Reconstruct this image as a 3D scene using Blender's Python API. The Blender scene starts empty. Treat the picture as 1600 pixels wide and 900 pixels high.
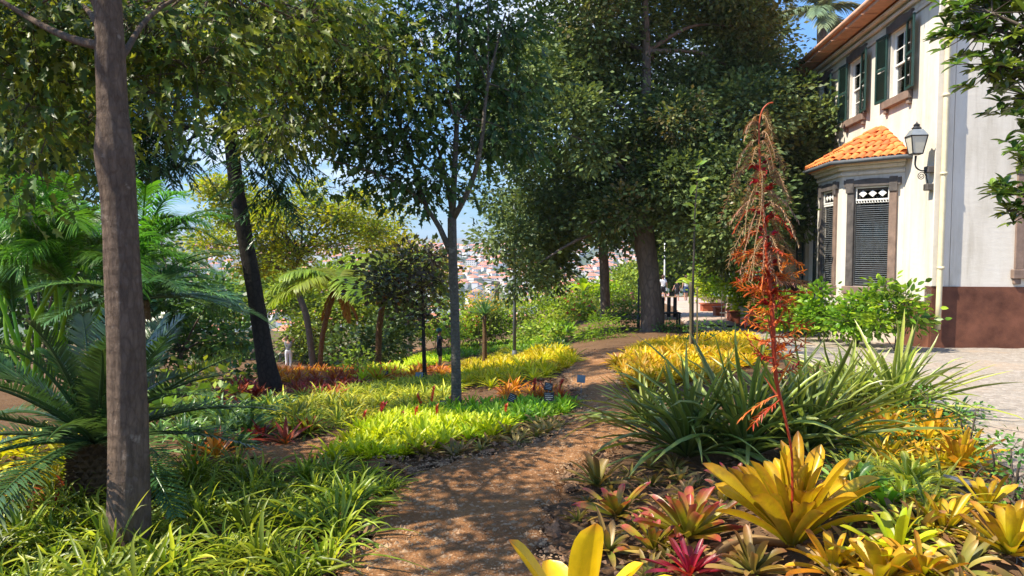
import bpy, math, random
import numpy as np
from mathutils import Vector, Matrix
R = math.radians
rng = np.random.default_rng(7)
random.seed(7)
scene = bpy.context.scene
COL = scene.collection

# ---------------------------------------------------------------- camera, sky, sun
F_PX, PITCH, EYE = 1142.0, R(-3.2), 1.6
cd = bpy.data.cameras.new('camera'); cam = bpy.data.objects.new('camera', cd); COL.objects.link(cam)
cam.location = (0, 0, EYE); cam.rotation_euler = (R(90) + PITCH, 0, 0)
cd.sensor_width = 36; cd.lens = 36 * F_PX / 1600; cd.clip_start = .05; cd.clip_end = 12000
scene.camera = cam
SUN_EL, SUN_AZ = R(55), R(254)            # azimuth measured clockwise from +Y: the sun stands to the left, slightly behind
SUN = np.array([math.sin(SUN_AZ) * math.cos(SUN_EL), math.cos(SUN_AZ) * math.cos(SUN_EL), math.sin(SUN_EL)])
world = bpy.data.worlds.new('World'); scene.world = world; world.use_nodes = True
nt = world.node_tree; nt.nodes.clear()
def N(t, typ, **kw):
    n = t.nodes.new(typ)
    for k, v in kw.items(): setattr(n, k, v)
    return n
out = N(nt, 'ShaderNodeOutputWorld'); bg = N(nt, 'ShaderNodeBackground'); sky = N(nt, 'ShaderNodeTexSky')
sky.sky_type = 'NISHITA'; sky.sun_disc = False; sky.sun_elevation = SUN_EL; sky.sun_rotation = SUN_AZ
sky.air_density = 1.0; sky.dust_density = .1; sky.ozone_density = 4.0
bg.inputs[1].default_value = .15
tc = N(nt, 'ShaderNodeTexCoord'); sx = N(nt, 'ShaderNodeSeparateXYZ'); nt.links.new(tc.outputs['Generated'], sx.inputs[0])
ad = N(nt, 'ShaderNodeMath', operation='ADD'); ad.inputs[1].default_value = .12; nt.links.new(sx.outputs[2], ad.inputs[0])
dv = N(nt, 'ShaderNodeVectorMath', operation='DIVIDE'); cb = N(nt, 'ShaderNodeCombineXYZ')
for i in range(3): nt.links.new(ad.outputs[0], cb.inputs[i])
nt.links.new(tc.outputs['Generated'], dv.inputs[0]); nt.links.new(cb.outputs[0], dv.inputs[1])
no = N(nt, 'ShaderNodeTexNoise'); no.inputs['Scale'].default_value = 1.15; no.inputs['Detail'].default_value = 9; no.inputs['Roughness'].default_value = .58
mpo = N(nt, 'ShaderNodeMapping'); mpo.inputs['Location'].default_value = (1, 5, 0); nt.links.new(dv.outputs[0], mpo.inputs[0]); nt.links.new(mpo.outputs[0], no.inputs['Vector'])
cr = N(nt, 'ShaderNodeValToRGB'); cr.color_ramp.elements[0].position = .5; cr.color_ramp.elements[1].position = .7
nt.links.new(no.outputs[0], cr.inputs[0])
hs = N(nt, 'ShaderNodeHueSaturation'); hs.inputs['Saturation'].default_value = 1.12; nt.links.new(sky.outputs[0], hs.inputs['Color'])
mx = N(nt, 'ShaderNodeMixRGB'); mx.inputs[2].default_value = (4.4, 4.5, 4.6, 1)
mr0 = N(nt, 'ShaderNodeMapRange'); mr0.inputs[1].default_value = 0; mr0.inputs[2].default_value = .55; nt.links.new(sx.outputs[2], mr0.inputs[0])
tn = N(nt, 'ShaderNodeValToRGB'); tn.color_ramp.elements[0].color = (.08, .21, .34, 1); tn.color_ramp.elements[1].color = (1, 1, 1, 1); nt.links.new(mr0.outputs[0], tn.inputs[0])
mt = N(nt, 'ShaderNodeMixRGB', blend_type='MULTIPLY'); mt.inputs[0].default_value = 1; nt.links.new(hs.outputs[0], mt.inputs[1]); nt.links.new(tn.outputs[0], mt.inputs[2])
mr1 = N(nt, 'ShaderNodeMapRange'); mr1.inputs[1].default_value = .0; mr1.inputs[2].default_value = .16; nt.links.new(sx.outputs[2], mr1.inputs[0]); cm = N(nt, 'ShaderNodeMath', operation='MULTIPLY'); nt.links.new(cr.outputs[0], cm.inputs[0]); nt.links.new(mr1.outputs[0], cm.inputs[1])
nt.links.new(cm.outputs[0], mx.inputs[0]); nt.links.new(mt.outputs[0], mx.inputs[1])
nt.links.new(mx.outputs[0], bg.inputs[0]); nt.links.new(bg.outputs[0], out.inputs[0])
sl = bpy.data.lights.new('sun', 'SUN'); sl.energy = 4.3; sl.angle = R(.53); sl.color = (1, .91, .75)
so = bpy.data.objects.new('sun', sl); COL.objects.link(so)
so.rotation_euler = Vector(SUN).to_track_quat('Z', 'Y').to_euler()
scene.view_settings.view_transform = 'Standard'; scene.view_settings.look = 'None'
scene.view_settings.exposure = 1.28; scene.view_settings.gamma = 1

# ---------------------------------------------------------------- terrain and pixel rays
def sst(a, b, x):
    t = np.clip((np.asarray(x, float) - a) / (b - a), 0, 1); return t * t * (3 - 2 * t)
def vnoise(x, y, seed=0):
    x = np.asarray(x, float); y = np.asarray(y, float)
    xi, yi = np.floor(x), np.floor(y); fx, fy = x - xi, y - yi
    fx = fx * fx * (3 - 2 * fx); fy = fy * fy * (3 - 2 * fy)
    def h(a, b):
        s = np.sin(a * 127.1 + b * 311.7 + seed * 74.7) * 43758.5453; return s - np.floor(s)
    return (h(xi, yi) * (1 - fx) + h(xi + 1, yi) * fx) * (1 - fy) + (h(xi, yi + 1) * (1 - fx) + h(xi + 1, yi + 1) * fx) * fy
def fbm(x, y, seed=0, o=4):
    s = 0; a = .5
    for k in range(o): s = s + a * vnoise(x * 2 ** k, y * 2 ** k, seed + k); a *= .5
    return s
def zg(x, y):
    x = np.asarray(x, float); y = np.asarray(y, float)
    yy = np.maximum(y, 0)
    s1 = .8 * np.clip(yy - 6, 0, 8) + 1.25 * np.clip(yy - 14, 0, 14)
    s2 = np.clip(yy - 28, 0, 40)
    u = x - .04 * yy
    sg = 1 / (1 + np.exp(np.clip(u / .7, -30, 30)))
    g = .045 + .092 * sg + .03 * (1 - sst(-9, -5, u))
    z = -g * s1 - (.04 + .0 * g) * s2
    z = z + .42 * np.exp(-(((x - 1.9) / 1.15) ** 2 + ((y - 3.0) / 1.6) ** 2))          # raised bed beside the camera
    # the valley and the far slope
    d = np.hypot(x, y)
    far = sst(58, 300, d)
    valley = -78 + 0 * d
    hill = valley + 80 * sst(620, 1500, d) + 26 * (fbm(x / 260, y / 260, 3) - .5) * sst(500, 1000, d)
    hill = hill + sst(2000, 3600, d) * (34 + 70 * (fbm(x / 700, y / 700, 9) - .42))
    return z * (1 - far) + hill * far
cp, sp_ = math.cos(PITCH), math.sin(PITCH)
def ray(px, py):
    a, b = (px - 800) / F_PX, -(py - 450) / F_PX
    return np.array([a, cp - b * sp_, sp_ + b * cp])
def W(px, py, d):                                   # the point on that ray at the distance d along +Y
    r = ray(px, py); return np.array([0, 0, EYE]) + r * (d / r[1])
def at(px, py):                                     # where that ray meets the ground
    r = ray(px, py); t = np.concatenate([np.arange(.8, 80, .02), np.arange(80, 3000, 2)]) / r[1]
    P = np.array([0, 0, EYE]) + t[:, None] * r
    k = np.argmax(P[:, 2] < zg(P[:, 0], P[:, 1]))
    p = P[k].copy(); p[2] = zg(p[0], p[1]); return p
def proj(P):
    P = np.atleast_2d(P) - np.array([0, 0, EYE])
    y = P[:, 1] * cp + P[:, 2] * sp_; z = -P[:, 1] * sp_ + P[:, 2] * cp
    return 800 + F_PX * P[:, 0] / y, 450 - F_PX * z / y
def inpoly(px, py, poly):
    c = np.zeros(len(px), bool); n = len(poly); j = n - 1
    for i in range(n):
        xi, yi = poly[i]; xj, yj = poly[j]
        m = ((yi > py) != (yj > py)) & (px < (xj - xi) * (py - yi) / (yj - yi + 1e-9) + xi); c ^= m; j = i
    return c
def scatter(poly, sp, ymax=40, jit=.45):            # spread points over the ground seen inside an outline, evenly in metres
    G = np.array([at(a, min(b, 1500)) for a, b in poly])
    lo, hi = G.min(0) - .3, G.max(0) + .3; hi[1] = min(hi[1], ymax)
    X, Y = np.meshgrid(np.arange(lo[0], hi[0], sp), np.arange(lo[1], hi[1], sp * .87))
    X = X + (np.arange(X.shape[0]) % 2)[:, None] * sp / 2
    X = X.ravel() + rng.uniform(-jit, jit, X.size) * sp; Y = Y.ravel() + rng.uniform(-jit, jit, Y.size) * sp
    m = inpoly(X, Y, [(g[0], g[1]) for g in G])
    X, Y = X[m], Y[m]; return np.stack([X, Y, zg(X, Y)], 1)

# ---------------------------------------------------------------- object helpers
OFF = {}
def link(o): COL.objects.link(o); return o
def tag(o, label=None, cat=None, group=None, kind=None):
    if label: o['label'] = label
    if cat: o['category'] = cat
    if group: o['group'] = group
    if kind: o['kind'] = kind
    return o
def thing(name, label, cat, loc=(0, 0, 0), group=None, rz=0):
    o = link(bpy.data.objects.new(name, None)); o.location = [float(c) for c in loc]; o.rotation_euler = (0, 0, rz); o.empty_display_size = .1
    OFF[o.name] = np.array(loc, float) if rz == 0 else np.zeros(3)
    return tag(o, label, cat, group)
def mesh(name, V, Fs, mat, lc=None, smooth=False, mi=None):
    V = np.asarray(V, np.float32); me = bpy.data.meshes.new(name)
    Fs = [np.asarray(f, np.int32) for f in (Fs if isinstance(Fs, list) else [Fs]) if len(f)]
    me.vertices.add(len(V)); me.vertices.foreach_set('co', V.ravel())
    lv = np.concatenate([f.ravel() for f in Fs]); cnt = np.concatenate([np.full(len(f), f.shape[1], np.int32) for f in Fs])
    st = np.concatenate([[0], np.cumsum(cnt)[:-1]]).astype(np.int32)
    me.loops.add(len(lv)); me.loops.foreach_set('vertex_index', lv)
    me.polygons.add(len(cnt)); me.polygons.foreach_set('loop_start', st); me.polygons.foreach_set('loop_total', cnt)
    me.polygons.foreach_set('use_smooth', np.full(len(cnt), bool(smooth or lc is not None)))
    if mi is not None: me.polygons.foreach_set('material_index', np.asarray(mi, np.int32))
    if lc is not None:
        a = me.attributes.new('lc', 'FLOAT_COLOR', 'POINT'); L = np.ones((len(V), 4), np.float32); L[:, :lc.shape[1]] = lc
        a.data.foreach_set('color', L.ravel())
    for m in (mat if isinstance(mat, (list, tuple)) else [mat]): me.materials.append(m)
    me.update(); me.validate(); return me
def obj(name, me, parent=None, loc=None):
    o = link(bpy.data.objects.new(name, me))
    if parent is not None: o.parent = parent; OFF[o.name] = OFF[parent.name]
    if loc is not None: o.location = [float(c) for c in loc]
    return o
def part(name, g, mat, parent, smooth=False):       # g = (V, Fs, lc) in world space (or in the thing's own frame when it is turned)
    V, Fs = g[0], g[1]; lc = g[2] if len(g) > 2 else None
    return obj(name, mesh(name, np.asarray(V) - OFF[parent.name], Fs, mat, lc, smooth), parent)
def solo(name, g, mat, loc=(0, 0, 0), smooth=False, **kw):
    lc = g[2] if len(g) > 2 else None; loc = np.array(loc, float)
    return tag(obj(name, mesh(name, np.asarray(g[0]) - loc, g[1], mat, lc, smooth), None, loc), **kw)
def copy_tree(o, parent=None):
    c = link(o.copy()); c.parent = parent
    for ch in list(o.children): copy_tree(ch, c)
    return c
def join(gs):
    V, Q, T, L = [], [], [], []; n = 0; gs = [g for g in gs if len(g[0])]
    has = len(gs) and len(gs[0]) > 2 and gs[0][2] is not None
    by = {}
    for g in gs:
        V.append(np.asarray(g[0])); 
        for f in (g[1] if isinstance(g[1], list) else [g[1]]):
            f = np.asarray(f); 
            if len(f): by.setdefault(f.shape[1], []).append(f + n)
        if has: L.append(g[2])
        n += len(g[0])
    return (np.concatenate(V), [np.concatenate(v) for v in by.values()]) + ((np.concatenate(L),) if has else ())
def box(x0, x1, y0, y1, z0, z1):
    V = np.array([(x, y, z) for z in (z0, z1) for y in (y0, y1) for x in (x0, x1)], float)
    return V, np.array([(0, 2, 3, 1), (4, 5, 7, 6), (0, 1, 5, 4), (2, 6, 7, 3), (0, 4, 6, 2), (1, 3, 7, 5)])
def bevbox(x0, x1, y0, y1, z0, z1, b=.01):          # a box with chamfered edges
    def ring(x0, x1, y0, y1, z, b): return [(x0 + b, y0, z), (x1 - b, y0, z), (x1, y0 + b, z), (x1, y1 - b, z), (x1 - b, y1, z), (x0 + b, y1, z), (x0, y1 - b, z), (x0, y0 + b, z)]
    V = ring(x0 + b, x1 - b, y0 + b, y1 - b, z0, b * .5) + ring(x0, x1, y0, y1, z0 + b, b) + ring(x0, x1, y0, y1, z1 - b, b) + ring(x0 + b, x1 - b, y0 + b, y1 - b, z1, b * .5)
    Q = [(8 * k + i, 8 * k + (i + 1) % 8, 8 * k + 8 + (i + 1) % 8, 8 * k + 8 + i) for k in range(3) for i in range(8)]
    return np.array(V, float), [np.array(Q), np.array([list(range(7, -1, -1)), list(range(24, 32))])]
def prism(pts, z0, z1):                             # polygon (counter-clockwise) pushed up
    n = len(pts); V = [(p[0], p[1], z0) for p in pts] + [(p[0], p[1], z1) for p in pts]
    return np.array(V, float), [np.array([(i, (i + 1) % n, n + (i + 1) % n, n + i) for i in range(n)]), np.array([list(range(n - 1, -1, -1)), list(range(n, 2 * n))])]
def rot(g, rz=0, c=(0, 0, 0), rx=0, ry=0):
    M = np.array((Matrix.Rotation(rz, 3, 'Z') @ Matrix.Rotation(ry, 3, 'Y') @ Matrix.Rotation(rx, 3, 'X')))
    return (np.asarray(g[0]) @ M.T + np.array(c),) + tuple(g[1:])
def spline(P, n):
    P = np.asarray(P, float); k = len(P); t = np.linspace(0, k - 1, n); i = np.clip(t.astype(int), 0, k - 2); f = (t - i)[:, None]
    Q = np.vstack([2 * P[0] - P[1], P, 2 * P[-1] - P[-2]]); a, b, c, d = Q[i], Q[i + 1], Q[i + 2], Q[i + 3]
    return .5 * ((2 * b) + (-a + c) * f + (2 * a - 5 * b + 4 * c - d) * f ** 2 + (-a + 3 * b - 3 * c + d) * f ** 3)
def nrm(v): return v / (np.linalg.norm(v, axis=-1, keepdims=True) + 1e-9)
def tube(P, r, ns=8, n=None, bump=0, cap=True, f=1.0):
    P = np.asarray(P, float); r = np.asarray(r, float) * np.ones(len(P))
    if n: 
        r = np.interp(np.linspace(0, len(P) - 1, n), np.arange(len(P)), r); P = spline(P, n) if len(P) > 2 else np.linspace(P[0], P[-1], n)
    m = len(P); T = nrm(np.gradient(P, axis=0)); ref = np.array([1., .13, .07]) if abs(T[:, 0]).mean() < .8 else np.array([.1, 0, 1.])
    A = nrm(np.cross(T, ref)); B = np.cross(T, A); a = np.linspace(0, 2 * np.pi, ns, endpoint=False)
    rr = r[:, None] * np.ones((m, ns))
    if bump:
        h = np.cumsum(np.r_[0, np.linalg.norm(np.diff(P, axis=0), axis=1)])[:, None] * np.ones((1, ns))
        rr = rr * (1 + bump * (fbm(3 * f * np.cos(a) + 9, 3 * f * np.sin(a) + h * 1.2 * f, 4) - .5) * 2 + bump * .5 * (vnoise(a * 4 * f, h * 6, 5) - .5))
    V = P[:, None] + rr[..., None] * (np.cos(a)[None, :, None] * A[:, None] + np.sin(a)[None, :, None] * B[:, None])
    V = V.reshape(-1, 3); i = np.arange(m - 1)[:, None] * ns; j = np.arange(ns)[None]; j2 = (j + 1) % ns
    Q = np.stack([i + j, i + j2, i + ns + j2, i + ns + j], -1).reshape(-1, 4)
    Fs = [Q]
    if cap: Fs.append(np.array([list(range(ns - 1, -1, -1)), list(range((m - 1) * ns, m * ns))]))
    t = np.repeat(np.linspace(0, 1, m), ns); L = np.stack([t, np.full_like(t, .5), np.full_like(t, .5)], 1)
    return V, Fs, L
def tubes(P0, P1, r0, r1, ns=3):                    # many straight thin stems at once
    P0, P1 = np.asarray(P0, float), np.asarray(P1, float); n = len(P0); T = nrm(P1 - P0)
    A = nrm(np.cross(T, np.array([.3, .2, 1.]) + .01)); B = np.cross(T, A); a = np.linspace(0, 2 * np.pi, ns, endpoint=False)
    c = np.cos(a)[None, :, None] * A[:, None] + np.sin(a)[None, :, None] * B[:, None]
    r0 = np.broadcast_to(r0, n)[:, None, None]; r1 = np.broadcast_to(r1, n)[:, None, None]
    V = np.stack([P0[:, None] + c * r0, P1[:, None] + c * r1], 1).reshape(-1, 3)
    k = np.arange(n)[:, None] * 2 * ns; j = np.arange(ns)[None]; j2 = (j + 1) % ns
    Q = np.stack([k + j, k + j2, k + ns + j2, k + ns + j], -1).reshape(-1, 4)
    L = np.full((len(V), 3), .5); return V, [Q], L
def lathe(prof, ns=12, c=(0, 0, 0), sx=1, sy=1):
    prof = np.asarray(prof, float); m = len(prof); a = np.linspace(0, 2 * np.pi, ns, endpoint=False)
    V = np.stack([prof[:, :1] * np.cos(a) * sx, prof[:, :1] * np.sin(a) * sy, prof[:, 1:] * np.ones(ns)], -1).reshape(-1, 3) + np.array(c)
    i = np.arange(m - 1)[:, None] * ns; j = np.arange(ns)[None]; j2 = (j + 1) % ns
    return V, [np.stack([i + j, i + j2, i + ns + j2, i + ns + j], -1).reshape(-1, 4), np.array([list(range(ns - 1, -1, -1)), list(range((m - 1) * ns, m * ns))])]

# leaf makers ------------------------------------------------------------
PROF = dict(strap=[.75, .9, 1, 1, .95, .8, .55, .05], grass=[.6, .8, .95, 1, .85, .6, .3, .03], brom=[.95, .85, .78, .78, .82, .86, .9, .94, .98, 1, 1, .97, .88, .66, .08],
            lance=[.25, .75, 1, .8, .45, .04], needle=[.7, 1, .7, .05], spiky=[1, .9, .8, .65, .5, .3, .04], broad=[.1, .7, 1, .95, .65, .05])
def blades(P0, D, L, Wd, droop, prof='strap', cols=3, fold=.25, crand=None, wav=0, twist=0, up=None):
    P0 = np.atleast_2d(np.asarray(P0, float)); D = nrm(np.atleast_2d(np.asarray(D, float))); n = len(D); P0 = P0 * np.ones((n, 1))
    L = np.broadcast_to(L, n).astype(float); Wd = np.broadcast_to(Wd, n).astype(float); droop = np.broadcast_to(droop, n).astype(float)
    w = np.array(PROF[prof]); m = len(w); t = np.linspace(0, 1, m)
    C = P0[:, None] + L[:, None, None] * (D[:, None] * t[None, :, None]); C[..., 2] -= L[:, None] * droop[:, None] * t ** 2
    T = np.repeat(D[:, None], m, 1).copy(); T[..., 2] -= 2 * droop[:, None] * t; T = nrm(T)
    upv = np.array([.02, .03, 1.]) if up is None else up
    S = nrm(np.cross(D, upv))[:, None] * np.ones((1, m, 1)); Nn = np.cross(S, T)
    if twist:
        a = (rng.uniform(-twist, twist, n)[:, None] * (.3 + t))[..., None]; S, Nn = S * np.cos(a) + Nn * np.sin(a), Nn * np.cos(a) - S * np.sin(a)
    if wav:
        C = C + S * (wav * L[:, None] * np.sin(t * 5 + rng.uniform(0, 6, n)[:, None]) * t)[..., None]
    s = np.linspace(-1, 1, cols)
    hw = (Wd[:, None] * w / 2)[..., None]
    V = C[:, :, None] + S[:, :, None] * (hw * s)[..., None] + Nn[:, :, None] * (hw * fold * s ** 2 * 1.6)[..., None]
    V = V.reshape(-1, 3)
    k = np.arange(n)[:, None, None] * m * cols; i = np.arange(m - 1)[None, :, None] * cols; j = np.arange(cols - 1)[None, None]
    b = k + i + j; Q = np.stack([b, b + 1, b + cols + 1, b + cols], -1).reshape(-1, 4)
    lr = rng.random(n); cr_ = lr if crand is None else np.broadcast_to(crand, n)
    Lc = np.stack([np.broadcast_to(t[None, :, None], (n, m, cols)), np.broadcast_to(lr[:, None, None], (n, m, cols)), np.broadcast_to(cr_[:, None, None], (n, m, cols)), np.broadcast_to(np.abs(s), (n, m, cols))], -1).reshape(-1, 4)
    return V, [Q], Lc
def dirs(n, el0, el1, az=None):
    az = rng.uniform(0, 2 * np.pi, n) if az is None else az; el = rng.uniform(el0, el1, n)
    return np.stack([np.cos(az) * np.cos(el), np.sin(az) * np.cos(el), np.sin(el)], 1)
TPL = {
 'oval': (np.array([(0, 0, 0), (.5, -.3, .08), (1, 0, -.04), (.5, .3, .08)]), [np.array([(0, 1, 2, 3)])]),
 'ovate': (np.array([(0, 0, 0), (.3, -.25, .06), (.7, -.2, .03), (1, 0, -.08), (.7, .2, .03), (.3, .25, .06), (.5, 0, -.02)]), [np.array([(0, 1, 2, 6), (6, 2, 3, 4), (0, 6, 4, 5)])]),
 'narrow': (np.array([(0, 0, 0), (.45, -.09, .02), (1, 0, -.1), (.45, .09, .02)]), [np.array([(0, 1, 2, 3)])]),
 'lobed': (np.array([(0, 0, 0), (.12, -.1, 0), (.2, -.26, .08), (.4, -.12, .02), (.62, -.28, .12), (.68, -.1, 0), (1.1, 0, -.16), (.68, .1, 0), (.62, .28, .12), (.4, .12, .02), (.2, .26, .08), (.12, .1, 0)]),
           [np.array([(0, 1, 3, 5), (0, 7, 9, 11)]), np.array([(1, 2, 3), (3, 4, 5), (5, 6, 7), (0, 5, 7), (7, 8, 9), (9, 10, 11)])]),
}
def leafcloud(P, D, size, tpl, tilt=.8, crand=None, nz=None):
    V0, F0 = TPL[tpl]; n = len(P); D = nrm(D); up = rng.normal(0, tilt, (n, 3)) + np.array([0, 0, 1.]) if nz is None else nz
    S = nrm(np.cross(up, D)); Nn = np.cross(D, S); size = np.broadcast_to(size, n)
    V = P[:, None] + size[:, None, None] * (V0[None, :, :1] * D[:, None] + V0[None, :, 1:2] * S[:, None] + V0[None, :, 2:] * Nn[:, None])
    m = len(V0); k = np.arange(n) * m
    Fs = [(k[:, None, None] + f[None]).reshape(-1, f.shape[1]) for f in F0]
    lr = rng.random(n); c = lr if crand is None else crand
    Lc = np.stack([np.broadcast_to(V0[:, 0], (n, m)), np.broadcast_to(lr[:, None], (n, m)), np.broadcast_to(c[:, None], (n, m)), np.broadcast_to(np.abs(V0[:, 1]) * 2, (n, m))], -1).reshape(-1, 4)
    return V.reshape(-1, 3), Fs, Lc
GAPS = []                                           # gaps in the canopies that let sunlight through to (x, y, z, radius)
def gapmask(P, edge=.25):
    keep = np.ones(len(P), bool)
    for gx, gy, gz, gr in GAPS:
        v = P - np.array([gx, gy, gz]); a = v @ SUN; d = np.linalg.norm(v - a[:, None] * SUN, axis=1)
        keep &= ~((a > .9) & (d < gr * (1 - edge * rng.random(len(P)))))
    return keep
def crown(blobs, dens, tpl, size, k=14, cs=.16, shell=.42, droop=.0, tilt=.8, twig=.004, gaps=True):
    """blobs: (x, y, z, rx, rz); dens: leaf clusters per square metre of blob section; returns foliage, twigs"""
    gs, tw = [], []
    for b in blobs:
        c = np.array(b[:3]); r = np.array([b[3], b[3], b[4] if len(b) > 4 else b[3] * .8])
        n = max(3, int(dens * np.pi * r[0] * r[2])); d = nrm(rng.normal(size=(n, 3))); rad = rng.random((n, 1)) ** shell * (1 + .28 * rng.normal(size=(n, 1)) * (rng.random((n, 1)) < .5))
        C = c + d * rad * r
        if gaps and GAPS: C = C[gapmask(C)]
        n = len(C)
        if not n: continue
        cr_ = rng.random(n); P = np.repeat(C, k, 0) + rng.normal(0, cs, (n * k, 3)) * np.array([1, 1, .6]); P[:, 2] -= 0
        outd = nrm(P - np.repeat(C, k, 0) + .35 * np.repeat(nrm(C - c), k, 0) * cs * 2 + np.array([0, 0, -droop * cs * 3]))
        sz = size * rng.uniform(.65, 1.25, n * k)
        gs.append(leafcloud(P, outd, sz, tpl, tilt, np.repeat(cr_, k)))
        if twig:
            a = c + (C - c) * .35 - np.array([0, 0, .1]) * r[2]; tw.append(tubes(a, C, twig * 1.6, twig * .6))
            q = rng.integers(0, n * k, n * 3); tw.append(tubes(np.repeat(C, k, 0)[q], P[q], twig * .6, twig * .3))
    return join(gs), (join(tw) if tw else None)
def frond(base, az, el, L, droop, n=34, ll=.35, lw=.02, ang=55, hang=.3, vee=.35, prof='needle', rr=.012, bare=.12, side=0, taper=.75, cols=2, fold=.3):
    D = np.array([math.cos(az) * math.cos(el), math.sin(az) * math.cos(el), math.sin(el)])
    t = np.linspace(0, 1, 14); C = np.asarray(base, float) + L * (D * t[:, None]); C[:, 2] -= L * droop * t ** 2
    C += L * side * (t ** 2)[:, None] * np.array([-math.sin(az), math.cos(az), 0])
    ra = tube(C, rr * (1 - .8 * t), 4, cap=False)
    u = np.linspace(bare, .985, n); B = np.stack([np.interp(u, t, C[:, i]) for i in range(3)], 1)
    T = nrm(np.stack([np.interp(u, t, np.gradient(C[:, i])) for i in range(3)], 1)); S = nrm(np.cross(T, [0, 0, 1.])); Nn = np.cross(S, T)
    g = [ra[:2] + (np.column_stack([ra[2], np.full(len(ra[2]), .0)]),)]
    prf = np.sin(np.pi * np.clip((u - bare) / (1 - bare) * .86 + .12, 0, 1)) ** taper
    for s in (-1, 1):
        a = R(ang) * (1 - .35 * u) + rng.normal(0, .06, n); Dl = T * np.cos(a)[:, None] + S * s * np.sin(a)[:, None] + Nn * (vee + rng.normal(0, .06, n))[:, None]
        g.append(blades(B, Dl, ll * prf * rng.uniform(.9, 1.1, n), lw, hang * rng.uniform(.6, 1.4, n), prof, cols, fold, crand=rng.random(), up=Nn))
    return join(g)
# ---------------------------------------------------------------- materials
def new_mat(name):
    m = bpy.data.materials.new(name); m.use_nodes = True; t = m.node_tree; t.nodes.clear()
    o = N(t, 'ShaderNodeOutputMaterial'); p = N(t, 'ShaderNodeBsdfPrincipled'); t.links.new(p.outputs[0], o.inputs[0]); return m, t, p, o
def rgba(c): return (c[0], c[1], c[2], 1)
def ramp(t, src, stops):
    r = N(t, 'ShaderNodeValToRGB'); e = r.color_ramp.elements
    while len(e) < len(stops): e.new(.5)
    for k, (p, c) in enumerate(stops): e[k].position = p; e[k].color = rgba(c)
    if src is not None: t.links.new(src, r.inputs[0])
    return r.outputs[0]
def mixc(t, f, a, b, mode='MIX'):
    m = N(t, 'ShaderNodeMixRGB', blend_type=mode)
    for i, v in enumerate((f, a, b)):
        if isinstance(v, (int, float)): m.inputs[i].default_value = v
        elif isinstance(v, (tuple, list)): m.inputs[i].default_value = rgba(v)
        else: t.links.new(v, m.inputs[i])
    return m.outputs[0]
def noise(t, scale, detail=4, rough=.6, stretch=None, coord='Object', typ='ShaderNodeTexNoise'):
    c = N(t, 'ShaderNodeTexCoord'); n = N(t, typ); v = c.outputs[coord]
    if stretch: mp = N(t, 'ShaderNodeMapping'); mp.inputs['Scale'].default_value = stretch; t.links.new(v, mp.inputs[0]); v = mp.outputs[0]
    t.links.new(v, n.inputs['Vector']); n.inputs['Scale'].default_value = scale
    if typ == 'ShaderNodeTexNoise': n.inputs['Detail'].default_value = detail; n.inputs['Roughness'].default_value = rough
    return n
def bump(t, p, h, s=.4, d=.01, prev=None):
    b = N(t, 'ShaderNodeBump'); b.inputs['Strength'].default_value = s; b.inputs['Distance'].default_value = d; t.links.new(h, b.inputs['Height'])
    if prev is not None: t.links.new(prev, b.inputs['Normal'])
    t.links.new(b.outputs[0], p.inputs['Normal']); return b.outputs[0]
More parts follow.
